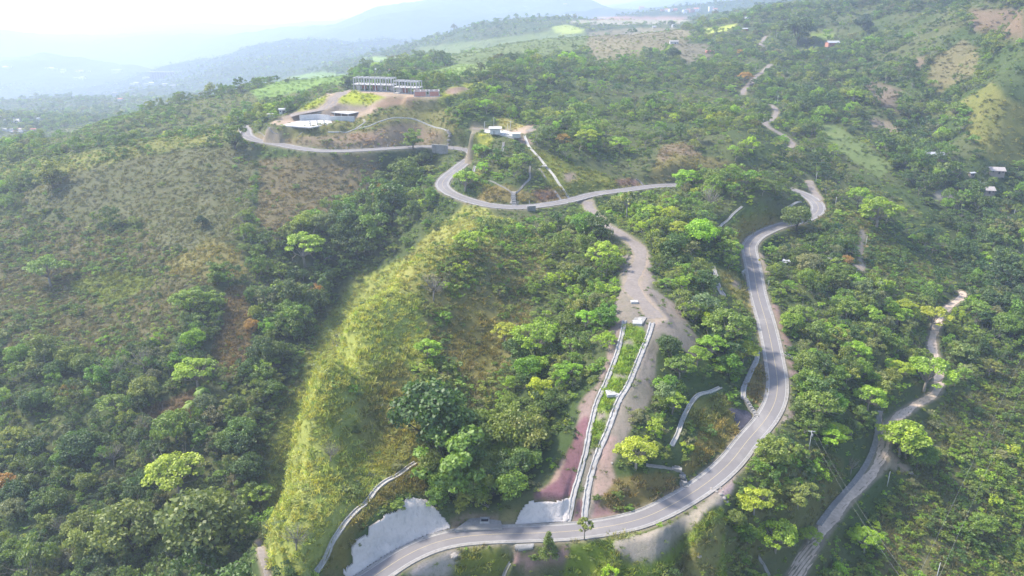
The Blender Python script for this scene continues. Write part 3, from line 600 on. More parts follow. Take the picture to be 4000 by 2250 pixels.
M['old_concrete'] = simple('old_concrete', (.36, .34, .31), .9, .3, 1.6, .5)
M['shotcrete'] = worn('shotcrete', (.50, .445, .41), (.36, .335, .32), .09, .8, .48, .62, 1.0, .5, True)
M['pale_dirt'] = simple('pale_dirt', (.46, .36, .28), .95, .25, .8, .6, .05)
M["light_concrete"] = simple("light_concrete", (.42, .40, .375), .8, .15, 1.0, .2)
M['dirt'] = simple('dirt', (.21, .18, .16), .95, .22, .8, .6, .05)
M['paint_white'] = simple("paint_white", (.36, .35, .34), .7, .12, 2.0, 0)
M['paint_yellow'] = simple('paint_yellow', (.42, .34, .20), .7, .15, 2.0, 0)
M['block_wall'] = simple('block_wall', (.46, .45, .44), .9, .2, 1.0, .3)
M['brick'] = simple('brick', (.42, .19, .14), .9, .25, 1.5, .3)
M['white_wall'] = simple('white_wall', (.55, .53, .50), .8, .12, 1.0, .1)
M['metal_roof'] = simple('metal_roof', (.36, .36, .37), .45, .18, 1.0, .1, .4)
M['rust_roof'] = simple('rust_roof', (.34, .30, .28), .6, .35, 1.0, .2, .3)
M['red_roof'] = simple('red_roof', (.40, .16, .10), .8, .25, 1.0, .2)
M['dark_opening'] = simple('dark_opening', (.03, .03, .035), .6, .1, 1.0, 0)
M['mesh_net'] = simple('mesh_net', (.06, .055, .07), .8, .5, 1.5, .9)
M['rock'] = simple('rock', (.27, .24, .215), .9, .25, 1.5, .6)
M['pole'] = simple('pole_concrete', (.46, .45, .43), .8, .1, 2.0, 0)
M['steel'] = simple('steel', (.25, .25, .25), .4, .1, 2.0, 0, .5)
M['sign_yellow'] = simple('sign_yellow', (.75, .55, .03), .5, .05, 2.0, 0)
M['bark'] = simple('bark', (.10, .085, .065), .9, .3, 2.0, .3)
M['pale_bark'] = simple('pale_bark', (.24, .21, .18), .9, .2, 2.0, .3)
M['mud_wall'] = simple('mud_wall', (.24, .20, .17), .9, .2, 1.0, .1)
M['water_floor'] = simple('screed', (.62, .61, .60), .6, .12, .5, 0)
def leaf_mat(name, source):
    m = bpy.data.materials.new(name); m.use_nodes = True; nt = m.node_tree
    nt.nodes.remove(nt.nodes['Principled BSDF']); out = nt.nodes['Material Output']
    if source == 'instance':
        a = nt.nodes.new('ShaderNodeAttribute'); a.attribute_type = 'INSTANCER'; a.attribute_name = 'tint'; col = a.outputs[0]
    else:
        a = nt.nodes.new('ShaderNodeObjectInfo'); col = a.outputs['Color']
    lv = nt.nodes.new('ShaderNodeAttribute'); lv.attribute_name = 'lv'
    sh = ramp(nt, lv.outputs['Fac'], [(0., (.55, .62, .6)), (.5, (.95, .97, .9)), (1., (1.5, 1.42, 1.15))])
    col = mixc(nt, col, sh.outputs[0], 1.0, 'MULTIPLY')
    df = nt.nodes.new('ShaderNodeBsdfDiffuse'); tr = nt.nodes.new('ShaderNodeBsdfTranslucent'); gl = nt.nodes.new('ShaderNodeBsdfGlossy')
    gl.inputs['Roughness'].default_value = .55; gl.inputs['Color'].default_value = (1, 1, 1, 1)
    nt.links.new(col, df.inputs[0])
    tc = mixc(nt, col, (1.12, 1.16, .75), 1.0, 'MULTIPLY'); nt.links.new(tc, tr.inputs[0])
    mx = nt.nodes.new('ShaderNodeMixShader'); mx.inputs[0].default_value = .38
    nt.links.new(df.outputs[0], mx.inputs[1]); nt.links.new(tr.outputs[0], mx.inputs[2])
    m2 = nt.nodes.new('ShaderNodeMixShader'); m2.inputs[0].default_value = .03
    nt.links.new(mx.outputs[0], m2.inputs[1]); nt.links.new(gl.outputs[0], m2.inputs[2])
    nt.links.new(m2.outputs[0], out.inputs['Surface'])
    return m
M['leaf_i'] = leaf_mat('foliage_mass', 'instance')
M['leaf_o'] = leaf_mat('foliage_tree', 'object')

# ------------------------------------------------------------------ mesh helpers
COLL = scene.collection
def tag(o, label=None, cat=None, group=None, kind=None):
    if label: o['label'] = label
    if cat: o['category'] = cat
    if group: o['group'] = group
    if kind: o['kind'] = kind
    return o
def mesh_np(name, V, F, mat=None, smooth_=False, attrs=None):
    """F: (n,4) or (n,3) int array"""
    V = np.asarray(V, np.float32); F = np.asarray(F, np.int32)
    me = bpy.data.meshes.new(name)
    me.vertices.add(len(V)); me.vertices.foreach_set('co', V.ravel())
    k = F.shape[1]
    me.loops.add(F.size); me.loops.foreach_set('vertex_index', F.ravel())
    me.polygons.add(len(F)); me.polygons.foreach_set('loop_start', np.arange(0, F.size, k, dtype=np.int32))
    me.update(calc_edges=True)
    if smooth_: me.polygons.foreach_set('use_smooth', np.ones(len(F), bool))
    if mat: me.materials.append(mat)
    return me
def link(name, me, parent=None, loc=None):
    o = bpy.data.objects.new(name, me); COLL.objects.link(o)
    if parent: o.parent = parent
    if loc is not None: o.location = loc
    return o
def empty(name, loc, rz=0):
    o = bpy.data.objects.new(name, None); COLL.objects.link(o)
    o.location = loc; o.rotation_euler = (0, 0, rz); o.empty_display_size = .5
    return o
class MB:
    def __init__(s): s.v = []; s.f = []
    def quadbox(s, c, d, rz=0):
        """box centred at c with full sizes d"""
        ca, sa = math.cos(rz), math.sin(rz); n0 = len(s.v)
        for z in (-.5, .5):
            for x, y in ((-.5, -.5), (.5, -.5), (.5, .5), (-.5, .5)):
                X, Y = x * d[0], y * d[1]
                s.v.append((c[0] + X * ca - Y * sa, c[1] + X * sa + Y * ca, c[2] + z * d[2]))
        for f in ((0, 3, 2, 1), (4, 5, 6, 7), (0, 1, 5, 4), (1, 2, 6, 5), (2, 3, 7, 6), (3, 0, 4, 7)):
            s.f.append(tuple(n0 + i for i in f))
        return s
    def prism(s, poly, z0, z1):
        n0 = len(s.v); n = len(poly)
        for z in (z0, z1):
            for p in poly: s.v.append((p[0], p[1], z))
        s.f.append(tuple(n0 + i for i in range(n))[::-1]); s.f.append(tuple(n0 + n + i for i in range(n)))
        for i in range(n): s.f.append((n0 + i, n0 + (i + 1) % n, n0 + n + (i + 1) % n, n0 + n + i))
        return s
    def poly(s, P):
        n0 = len(s.v); s.v += [tuple(p) for p in P]; s.f.append(tuple(range(n0, n0 + len(P)))); return s
    def tube(s, P, R, k=6):
        n0 = len(s.v); P = [Vector(p) for p in P]
        for i, p in enumerate(P):
            d = (P[min(i + 1, len(P) - 1)] - P[max(i - 1, 0)]).normalized()
            a = d.orthogonal().normalized(); b_ = d.cross(a)
            if i and True:
                a = (pa - d * pa.dot(d)).normalized() if (pa - d * pa.dot(d)).length > 1e-4 else a
                b_ = d.cross(a)
            pa = a
            r = R[i] if isinstance(R, (list, tuple)) else R
            for j in range(k):
                t_ = 2 * math.pi * j / k
                s.v.append(tuple(p + a * math.cos(t_) * r + b_ * math.sin(t_) * r))
        for i in range(len(P) - 1):
            for j in range(k):
                s.f.append((n0 + i * k + j, n0 + i * k + (j + 1) % k, n0 + (i + 1) * k + (j + 1) % k, n0 + (i + 1) * k + j))
        s.f.append(tuple(n0 + j for j in range(k))[::-1]); s.f.append(tuple(n0 + (len(P) - 1) * k + j for j in range(k)))
        return s
    def me(s, name, mat, smooth_=False):
        me = bpy.data.meshes.new(name); me.from_pydata(s.v, [], s.f); me.update()
        me.materials.append(mat)
        if smooth_:
            for p in me.polygons: p.use_smooth = True
        return me
    def build(s, name, mat, parent=None, smooth_=False, loc=None):
        return link(name, s.me(name, mat, smooth_), parent, loc)
def frames(P):
    d = np.gradient(P[:, :2], axis=0); d /= np.linalg.norm(d, axis=1)[:, None] + 1e-9
    return np.stack([d[:, 1], -d[:, 0]], 1)      # to the right of travel
def sweep(name, P, prof, mat, closed=True, jit=0, kind=None, seed=0, parent=None):
    """sweep a cross-section of (offset, height) points along a path"""
    N = frames(P); r = np.random.default_rng(seed); k = len(prof); V = np.zeros((len(P), k, 3))
    for j, (o_, h_) in enumerate(prof):
        oo = np.full(len(P), o_)
        if jit: oo = oo + r.normal(0, jit, len(P)) * (np.sign(o_))
        V[:, j, :2] = P[:, :2] + N * oo[:, None]; V[:, j, 2] = P[:, 2] + h_ + (r.normal(0, jit * .4, len(P)) if jit else 0)
    base = P[0].copy(); V -= base
    V = V.reshape(-1, 3); F = []
    kk_ = k if closed else k - 1
    for i in range(len(P) - 1):
        for j in range(kk_):
            F.append((i * k + j, (i + 1) * k + j, (i + 1) * k + (j + 1) % k, i * k + (j + 1) % k))
    me = bpy.data.meshes.new(name)
    F2 = list(F)
    if closed:
        F2.append(tuple(range(k))); F2.append(tuple((len(P) - 1) * k + j for j in range(k))[::-1])
    me.from_pydata([tuple(v) for v in V], [], F2); me.update(); me.materials.append(mat)
    return link(name, me, parent, base)

# ------------------------------------------------------------------ the ground sheet
idx = np.arange(NX * NY).reshape(NY, NX)
F = np.stack([idx[:-1, :-1], idx[:-1, 1:], idx[1:, 1:], idx[1:, :-1]], -1).reshape(-1, 4)
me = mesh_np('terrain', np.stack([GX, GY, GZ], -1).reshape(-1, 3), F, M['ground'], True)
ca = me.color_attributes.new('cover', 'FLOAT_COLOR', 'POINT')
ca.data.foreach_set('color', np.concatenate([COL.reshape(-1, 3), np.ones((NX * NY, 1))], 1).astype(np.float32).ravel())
tag(link('terrain', me), kind='structure')

# ------------------------------------------------------------------ road
rp = road3[::2].copy()
def strip(name, P, o0, o1, h, mat, thick=.0):
    if thick:
        return sweep(name, P, [(o0, h), (o1, h), (o1, h - thick), (o0, h - thick)], mat)
    return sweep(name, P, [(o0, h), (o1, h)], mat, closed=False)
tag(strip('road', rp, -3.1, 3.1, 0, M['asphalt']), kind='structure')
for sgn in (-1, 1):
    a, b_ = sorted((sgn * 2.98, sgn * 3.12))
    tag(strip('road_edge_line', rp, a, b_, .012, M['paint_white']), kind='structure')
    prof = [(sgn * 3.1, -.3), (sgn * 3.1, .004), (sgn * 3.9, -.06), (sgn * 4.0, .10), (sgn * 4.3, .10), (sgn * 4.3, -.5)]
    tag(sweep('road_gutter', rp, prof, M['concrete'], jit=.02, seed=3), kind='structure')
tag(strip('road_centre_line', rp, -.07, .07, .012, M['paint_yellow']), kind='structure')
for nm, (P, D, w) in TRACKS.items():
    r_ = np.random.default_rng(len(nm))
    N = frames(P); k = 7; V = np.zeros((len(P), k, 3)); wl = w / 2 * (1 + .18 * np.sin(np.arange(len(P)) * .31 + len(nm))) + r_.normal(0, .12, len(P))
    for j in range(k):
        o_ = (j / (k - 1) * 2 - 1) * wl
        V[:, j, :2] = P[:, :2] + N * o_[:, None]
        rut = -.06 if j in (2, 4) else 0
        V[:, j, 2] = np.maximum(P[:, 2], hgt(V[:, j, 0], V[:, j, 1])) + (.07 + rut if 0 < j < k - 1 else -.15)
    F = [(i * k + j, (i + 1) * k + j, (i + 1) * k + j + 1, i * k + j + 1) for i in range(len(P) - 1) for j in range(k - 1)]
    me = mesh_np('dirt_track', V.reshape(-1, 3), F, M['pale_dirt'] if nm == 'valley' else M['dirt'], True)
    tag(link('dirt_track', me), kind='structure')

# ------------------------------------------------------------------ drains
for i, ((nm, lb, ps, hw, kd), P) in enumerate(zip(DRAINS, DP)):
    mat = M['light_concrete'] if i in (8, 9, 13) else M['pale_concrete'] if kd == 'rough' or i in (14, 20) else (M['old_concrete'] if i in (2, 3, 26, 27) else M['concrete'])
    if kd == 'step':
        mb = MB(); base = P[0].copy(); N = frames(P)
        L = np.concatenate([[0], np.cumsum(np.linalg.norm(np.diff(P[:, :2], axis=0), axis=1))])
        st = np.arange(0, L[-1], 1.3)
        for s_ in st:
            x = np.interp(s_ + .65, L, P[:, 0]); y = np.interp(s_ + .65, L, P[:, 1]); z = np.interp(s_, L, P[:, 2])
            j = min(np.searchsorted(L, s_ + .65), len(P) - 1); ang = math.atan2(-N[j][0], N[j][1])
            mb.quadbox((x - base[0], y - base[1], z - base[2] - .35), (3.2, hw * 2, .9), ang)
            nx, ny = N[j]
            for q in (-1, 1):
                mb.quadbox((x - base[0] + nx * q * hw, y - base[1] + ny * q * hw, z - base[2] - .05), (1.74, .28, 1.0), ang)
        o = mb.build(nm, mat, None, False, base)
    else:
        wth = .3 if hw > .6 else .2
        if kd == 'rough':
            prof = [(-hw - .2, -.5), (-hw - .15, .12), (-hw + wth, .22), (-hw + wth + .05, -.15), (hw - wth - .05, -.15), (hw - wth, .22), (hw + .15, .12), (hw + .2, -.5)]
            o = sweep(nm, P, prof, mat, jit=.07, seed=i)
        else:
            prof = [(-hw, -.5), (-hw, .25), (-hw + wth, .25), (-hw + wth, -.15), (hw - wth, -.15), (hw - wth, .25), (hw, .25), (hw, -.5)]
            o = sweep(nm, P, prof, mat, jit=.015, seed=i)
    tag(o, lb, 'drain', 'concrete drains on the slopes')
o = sweep('track_gutter', track_wall, [(-1.1, -.5), (-1.1, .3), (-.8, .3), (-.7, .05), (.9, .08), (.9, -.5)], M['concrete'], jit=.05, seed=9)
tag(o, 'long pale concrete gutter along the left edge of the valley dirt track', 'gutter')

# ------------------------------------------------------------------ slope facings cut from the ground's own relief
def patch(name, poly, thick, mat, label, cat, warped=True, rough=0):
    ins = inpoly(poly, GU, GV) & VIS & (D_road > 4.0)
    step = .32; xs = GX[ins]; ys = GY[ins]
    ax = np.arange(xs.min() - 1, xs.max() + 1, step); ay = np.arange(ys.min() - 1, ys.max() + 1, step)
    X, Y = np.meshgrid(ax, ay); Z = hgt(X, Y); U, V_ = to_px(X, Y, Z)
    U = U + fbm(X, Y, 5, 3, 61) * 6; V_ = V_ + fbm(X, Y, 5, 3, 63) * 6
    J = np.clip(((np.log(Y) - LYS[0]) / (LYS[-1] - LYS[0]) * (NY - 1)).round().astype(int), 0, NY - 1); I = np.clip(((X / Y + TXM) / (2 * TXM) * (NX - 1)).round().astype(int), 0, NX - 1)
    DR = D_road[J, I]
    inn = inpoly(poly, U, V_) & (DR > 4.25) & VIS[J, I]
    q = inn[:-1, :-1] & inn[1:, :-1] & inn[:-1, 1:] & inn[1:, 1:]
    for _ in range(2):
        nb = np.zeros(q.shape, int); nb[1:-1, 1:-1] = q[:-2, 1:-1].astype(int) + q[2:, 1:-1] + q[1:-1, :-2] + q[1:-1, 2:]
        q = (q & (nb >= 2)) | (nb >= 3)
    gz, gx = np.gradient(Z, step)
    nl = np.sqrt(gx ** 2 + gz ** 2 + 1); Nn = np.stack([-gx / nl, -gz / nl, 1 / nl], -1)
    ez = smooth((DR - 4.1) / 1.5)
    rr = (fbm(X, Y + Z, 5.0, 4, 77) + .35 * fbm(X, Y + Z, .9, 2, 79)) * rough
    Vt = np.stack([X, Y, Z], -1); top = Vt + Nn * ((thick + rr) * ez + .05)[..., None]; bot = Vt - Nn * .4
    id2 = np.arange(X.size).reshape(X.shape); jj, ii = np.nonzero(q); mp = -np.ones(X.size, int)
    used = np.unique(np.concatenate([id2[jj, ii], id2[jj, ii + 1], id2[jj + 1, ii + 1], id2[jj + 1, ii]])); mp[used] = np.arange(len(used)); n_ = len(used); F = []
    for j, i in zip(jj, ii):
        a, b_, c_, d_ = mp[id2[j, i]], mp[id2[j, i + 1]], mp[id2[j + 1, i + 1]], mp[id2[j + 1, i]]
        F.append((a, b_, c_, d_))
        if j == 0 or not q[j - 1, i]: F.append((b_, a, a + n_, b_ + n_))
        if j == q.shape[0] - 1 or not q[j + 1, i]: F.append((d_, c_, c_ + n_, d_ + n_))
        if i == 0 or not q[j, i - 1]: F.append((a, d_, d_ + n_, a + n_))
        if i == q.shape[1] - 1 or not q[j, i + 1]: F.append((c_, b_, b_ + n_, c_ + n_))
    P_ = np.concatenate([top.reshape(-1, 3)[used], bot.reshape(-1, 3)[used]]); base = P_[:n_].mean(0)
    o = link(name, mesh_np(name, P_ - base, F, mat, True), None, base); return tag(o, label, cat), ins
PM = np.zeros(GX.shape, bool)
for args in [
 ('sprayed_concrete_facing', T('L', (730, 630), (850, 650), (980, 660), (1040, 730), (1100, 800), (1190, 910), (1180, 950), (900, 1040), (650, 1180), (450, 1300), (290, 1417), (60, 1440), (60, 1380), (200, 1250), (160, 1130), (240, 1010), (340, 980), (340, 900), (480, 850), (520, 790), (650, 740)), .35, M['shotcrete'], 'large rough grey-white sprayed concrete face beside the lower road at the spur foot', 'concrete face', True, .35),
 ('sprayed_concrete_facing', T('K', (200, 655), (380, 665), (520, 640), (590, 620), (600, 680), (570, 860), (520, 885), (10, 905), (60, 800), (140, 700)), .3, M['shotcrete'], 'smaller grey sprayed concrete face under the red bank, left of the paired chutes', 'concrete face', True, .2),
 ('sprayed_concrete_facing', T('K', (0, 1085), (230, 1080), (240, 1140), (200, 1170), (40, 1175)), 0.06, M['concrete'], 'small square concrete patch just below the lower road', 'concrete face', True, .03),
 ('geotextile_net', T('C', (1800, 1070), (1960, 1080), (1990, 1100), (2030, 1160), (1960, 1260), (1900, 1300), (1860, 1200)), .15, M['mesh_net'], 'black slope net pinned on the bank beside the right road bend', 'slope net', True, .1),
 ('concrete_apron', T('K', (1680, 460), (1720, 400), (1760, 470), (1740, 500), (1680, 545)), .2, M['concrete'], 'grey concrete apron around the small stepped drain at the lower road', 'concrete apron', True, .1),
 ('concrete_apron', T('B', (765, 980), (810, 960), (835, 1035), (750, 1035)), .25, M['concrete'], 'wedge-shaped concrete apron at the stem of the Y-shaped drain', 'concrete apron', True, .1)]:
    _, ins_ = patch(*args); PM |= ins_

# ------------------------------------------------------------------ culvert inlet
cb = np.array(hit(*T1('L', 1530, 880))); level(cb, 3.5, 6, cb[2]);
rz = math.radians(4)
e = tag(empty('culvert_inlet', cb), 'concrete culvert basin with a square opening beside the lower road', 'culvert')
mb = MB(); mb.prism([(-9, -4.0), (5.6, -4.0), (4.6, 3.4), (-1.5, 3.4), (-4.5, 1.5)], -.8, .6); mb.build('basin_slab', M['concrete'], e)
mb = MB()
for x, y, dx, dy in ((0, -1.1, 3, .4), (0, 1.1, 3, .4), (-1.3, 0, .4, 1.8), (1.3, 0, .4, 1.8)): mb.quadbox((x, y, .9), (dx, dy, .56))
mb.build('shaft_rim', M['pale_concrete'], e)
MB().quadbox((0, 0, .62), (2.2, 1.8, .05)).build('shaft_opening', M['dark_opening'], e)
mb = MB()
mb.prism([(1.2, 3.4), (1.6, 3.4), (1.9, 7.2), (.3, 9.3), (0, 9.0), (1.5, 7.1)], .1, 2.4); mb.prism([(3.7, 3.4), (4.1, 3.4), (5.6, 9.0), (5.3, 9.3), (3.7, 7.1)], .1, 2.4)
mb.build('wing_wall', M['pale_concrete'], e)
MB().prism([(1.62, 3.42), (3.68, 3.42), (3.68, 7.0), (1.92, 7.0)], .1, .9).build('inlet_floor', M['concrete'], e)

# other roadside concrete
def box_thing(name, label, cat, uv, size, mat, rz=0, dz=0, cutc=None, **kw):
    p = np.array(hit(*uv)); o = empty(name, p, rz)
    MB().quadbox((0, 0, size[2] / 2 + dz - .15), (size[0], size[1], size[2] + .3)).build('slab', mat, o)
    if cutc: MB().quadbox((0, 0, size[2] + dz + .03), (size[0] * .3, size[1] * .35, .08)).build('cover_plate', cutc, o)
    return tag(o, label, cat, **kw)
box_thing('manhole_block', 'white concrete manhole block low between the paired chutes', 'manhole', T1('C', 690, 940), (3.2, 3.6, .7), M['paint_white'], .1, 0, M['old_concrete'])
box_thing('concrete_slab', 'white tilted concrete piece beside the low manhole block', 'concrete slab', T1('C', 742, 950), (1.9, 2.2, .4), M['paint_white'], .6, 0, M['old_concrete'])
box_thing('manhole_block', 'white concrete manhole block at the top of the grass strip', 'manhole', T1('C', 940, 275), (3.6, 3.2, .7), M['paint_white'], -.1, 0, M['old_concrete'])
box_thing('concrete_slab', 'worn concrete slab just above the upper manhole block', 'concrete slab', T1('C', 962, 240), (4.2, 6, .3), M['concrete'], -.4, 0, M['old_concrete'])
box_thing('manhole_block', 'small pale block alone on the dirt track edge above the chutes', 'manhole', T1('C', 912, 78), (2.9, 2.2, .7), M['paint_white'], 0, 0, M['old_concrete'])
box_thing('manhole_block', 'pale concrete block in the grass between the two upper drains', 'manhole', T1('B', 1085, 650), (4.6, 3.5, .8), M['pale_concrete'], 0, 0, M['old_concrete'])
def wall_thing(name, label, a, b_, h, mat, cat='retaining wall'):
    pa = hit(*a); pb = hit(*b_); c_ = (pa + pb) / 2; L = np.linalg.norm((pb - pa)[:2]); ang = math.atan2(pb[1] - pa[1], pb[0] - pa[0])
    o = empty(name, c_, ang)
    MB().quadbox((0, 0, h / 2 - .5), (L, .5, h + 1)).build('wall_face', mat, o)
    MB().quadbox((0, 0, h + .12), (L + .3, .8, .25)).build('coping', M['pale_concrete'], o)
    for q in (-.3, .3):
        MB().quadbox((L * q, -.45, h / 2 - .5), (.5, .5, h + .6)).build('buttress', mat, o)
    return tag(o, label, cat)
wall_thing('retaining_wall', 'grey retaining wall holding the road over the gully below the pump hill', T1('A', 2030, 1010), T1('A', 2190, 1025), 5.0, M['concrete'])
wall_thing('culvert_headwall', 'small grey culvert headwall under the outer edge of the hairpin road', T1('B', 925, 1092), T1('B', 1010, 1088), 2.6, M['concrete'])
wall_thing('culvert_headwall', 'white culvert headwall at the left edge of the straight road', T1('E', 390, 738), T1('E', 415, 730), 1.6, M['pale_concrete'])
o = sweep('drain_outlet', drain_path(T('D', (378, 188), (405, 205), (432, 222)), 1), [(-.9, -.5), (-.9, .5), (-.6, .5), (-.6, -.1), (.6, -.1), (.6, .5), (.9, .5), (.9, -.5)], M['pale_concrete'])
tag(o, 'short concrete outlet leaving the outer side of the right road bend', 'drain')

# ------------------------------------------------------------------ the school under construction
def frame_building(name, label, c, L, Dp, nx, floors, fh, rz=0, brickwork=True):
    """concrete skeleton: columns, floor slabs and top beams; c is the middle of the front edge at ground"""
    e = empty(name, (c[0], c[1], c[2]), rz)
    MB().quadbox((0, Dp / 2, .1), (L + 1, Dp + 1, .5)).build('base_slab', M['light_concrete'], e)
    xs = np.linspace(-L / 2, L / 2, nx)
    for x in xs:
        for y in (0, Dp * .5, Dp):
            MB().quadbox((x, y, .35 + floors * fh / 2), (.62, .62, floors * fh)).build('column', M['light_concrete'], e)
    for f in range(1, floors + 1):
        z = .35 + f * fh
        if f < floors:
            MB().quadbox((0, Dp / 2, z - .14), (L + 1.6, Dp + 1.6, .32)).build('floor_slab', M['light_concrete'], e)
        else:
            mb = MB()
            for y in (0, Dp * .5, Dp): mb.quadbox((0, y, z), (L + .8, .5, .55))
            for x in xs: mb.quadbox((x, Dp * .25, z), (.44, Dp * .5 - .52, .5)); mb.quadbox((x, Dp * .75, z), (.44, Dp * .5 - .52, .5))
            mb.build('roof_beam', M['light_concrete'], e)
    if brickwork:
        for i in range(nx - 1):
            if i % 3 == 2: continue
            xm = (xs[i] + xs[i + 1]) / 2; w_ = xs[i + 1] - xs[i] - .5
            MB().quadbox((xm, Dp * .5 + .1, .35 + fh * .42), (w_, .2, fh * .8)).build('infill_wall', M['brick'] if i % 2 else M['block_wall'], e)
    return tag(e, label, 'building')
bl = plan('A', 1245, 400, ZT); br = plan('A', 1627, 412, ZT)
frame_building('concrete_frame_building', 'longest two-storey bare concrete frame on the terrace above the grass bank', (bl + br) / 2, float(np.linalg.norm(br - bl)), 9.5, 8, 2, 4.7, math.atan2(*(br - bl)[[1, 0]]))
bl = plan('A', 1648, 425, ZT); br = plan('A', 1878, 436, ZT)
frame_building('concrete_frame_building', 'shorter two-storey bare concrete frame between the long frame and the brick block', (bl + br) / 2, float(np.linalg.norm(br - bl)), 9, 5, 2, 4.3, math.atan2(*(br - bl)[[1, 0]]))
bl = plan('A', 1850, 458, ZT); br = plan('A', 2100, 455, ZT)
e = empty('brick_building', (bl + br) / 2, math.atan2(*(br - bl)[[1, 0]])); L = float(np.linalg.norm(br - bl)); Dp = 9
MB().quadbox((0, Dp / 2, 0), (L + 1, Dp + 1, .5)).build('base_slab', M['light_concrete'], e)
for x0, x1 in ((-.5, -.02), (.1, .5)):
    for y in (0, Dp):
        MB().quadbox(((x0 + x1) / 2 * L, y, 1.85), ((x1 - x0) * L - .1, .25, 3.2)).build('brick_wall', M['brick'], e)
for x in (-.5, -.02, .1, .5):
    MB().quadbox((x * L, Dp / 2, 1.84), (.25, Dp - .3, 3.18)).build('brick_wall', M['brick'], e)
    for y in (0, Dp): MB().quadbox((x * L, y, 1.9), (.5, .5, 3.4)).build('column', M['light_concrete'], e)
mb = MB()
for y in (0, Dp / 2, Dp): mb.quadbox((0, y, 3.75), (L + 1, .5, .3))
for x in (-.5, -.25, -.02, .1, .3, .5): mb.quadbox((x * L, Dp * .25, 3.74), (.4, Dp * .5 - .6, .26)); mb.quadbox((x * L, Dp * .75, 3.74), (.4, Dp * .5 - .6, .26))
mb.build('roof_beam', M['light_concrete'], e)
tag(e, 'low roofless brick block with pale beams at the right end of the terrace', 'building')

# the hall with its white slab
ZR = ZH + 4.6
def loc2(c0, ps, z): return [tuple((plan('A', x, y, z) - c0)[:2]) for x, y in ps]
hc = plan('A', 1000, 700, ZH)
e = tag(empty('unfinished_hall', hc), 'unfinished hall with a flat white slab roof and grey block walls in a pit', 'building')
roofp = loc2(hc, [(905, 602), (1065, 572), (1362, 598), (1190, 630)], ZR)
MB().prism(roofp[::-1], ZR - hc[2] - .45, ZR - hc[2]).build('roof_slab', M['light_concrete'], e)
fl = loc2(hc, [(500, 748), (700, 700), (1000, 690), (1030, 730), (800, 770)], ZH)
MB().prism(fl, -.5, .15).build('floor_slab', M['light_concrete'], e)
def wseg(a, b_, h, mat, nm, th=.5, zb=-.6):
    a = np.array(a); b_ = np.array(b_); c_ = (a + b_) / 2; L = np.linalg.norm(b_ - a)
    MB().quadbox((c_[0], c_[1], zb + (h - zb) / 2), (L, th, h - zb), math.atan2(b_[1] - a[1], b_[0] - a[0])).build(nm, mat, e)
g = loc2(hc, [(700, 700), (875, 690), (1000, 700), (1250, 700)], ZH)
wseg(g[0], g[1], 4.0, M['block_wall'], 'block_wall'); wseg(g[1], g[2], 4.0, M['block_wall'], 'block_wall', .48); wseg(g[2], g[3], 3.2, M['block_wall'], 'block_wall')
for q in np.linspace(0, 1, 5):
    for (A_, B_) in ((0, 3), (1, 2)):
        x = roofp[A_][0] * (1 - q) + roofp[B_][0] * q * 1; y = roofp[A_][1] * (1 - q) + roofp[B_][1] * q
        MB().quadbox((x * .97, y, (ZR - hc[2]) / 2 - 1), (.5, .5, ZR - hc[2] + 1.1)).build('column', M['light_concrete'], e)
for x, y in loc2(hc, [(875, 745), (945, 735), (805, 755)], ZH):
    MB().quadbox((x, y, 1.9), (.5, .5, 3.8)).build('column', M['light_concrete'], e)

# the pump house
e = tag(empty('pump_house', pump_c), 'small grey flat-roofed pump house on a white platform on the hill', 'building')
pl = lambda x, y, z: tuple((plan('B', x, y, z) - pump_c)[:2])
MB().prism([pl(490, 305, ZP), pl(800, 345, ZP), pl(860, 330, ZP), pl(700, 285, ZP), pl(500, 278, ZP)], -1.5, .3).build('platform', M['light_concrete'], e)
a = pl(555, 325, ZP); b_ = pl(652, 330, ZP); Lw = math.dist(a, b_)
MB().quadbox(((a[0] + b_[0]) / 2, (a[1] + b_[1]) / 2 + 3, 2.1), (Lw, 6, 3.6)).build('wall', M['block_wall'], e)
MB().quadbox(((a[0] + b_[0]) / 2, (a[1] + b_[1]) / 2 + 3, 4.05), (Lw + 2, 8, .32)).build('roof_slab', M['light_concrete'], e)
MB().quadbox(((a[0] + b_[0]) / 2 - .8, (a[1] + b_[1]) / 2 - .02, 1.5), (1.2, .1, 2.2)).build('door', M['steel'], e)
e2 = tag(empty('water_tank', np.array(plan('B', 815, 345, ZP))), 'low white concrete tank at the right edge of the pump house platform', 'tank')
MB().quadbox((0, 0, .9), (5, 4, 2.4)).build('tank_wall', M['light_concrete'], e2); MB().quadbox((0, 0, 2.2), (5.4, 4.4, .25)).build('tank_cover', M['white_wall'], e2)
box_thing('sign_board', 'small white board on the slope just below the pump house', 'board', T1('B', 718, 345), (3.6, .3, 1.5), M['paint_white'], 0, .3, M['steel'])

# ------------------------------------------------------------------ poles
POLES = []
def pole(uv, hpx, label, arm=True, lamp=False, group='utility poles'):
    p = hit(*uv); d = math.hypot(p[1], p[2]); h = hpx / FPX * d * 1.05
    e = empty('utility_pole', p, random.uniform(-.4, .4)); r = max(.13, .00022 * d)
    MB().tube([(0, 0, -.8), (0, 0, h * .5), (0, 0, h)], [r * 1.2, r, r * .75], 8).build('pole_shaft', M['pole'], e, True)
    if arm:
        MB().quadbox((0, .2, h - .5), (2.2, .16, .18)).build('cross_arm', M['pole'], e)
        for q in (-.9, 0, .9): MB().tube([(q, .2, h - .4), (q, .2, h - .1)], .07, 6).build('insulator', M['steel'], e)
    if lamp:
        MB().tube([(0, 0, h - .3), (.8, 0, h), (1.5, 0, h)], .08, 6).build('lamp_arm', M['steel'], e)
    tag(e, label, 'utility pole', group); POLES.append((p, h)); return p + np.array((0, 0, h))
pA = pole((2035, 1131), 52, 'concrete power pole with a crossarm in scrub right of the big bend')
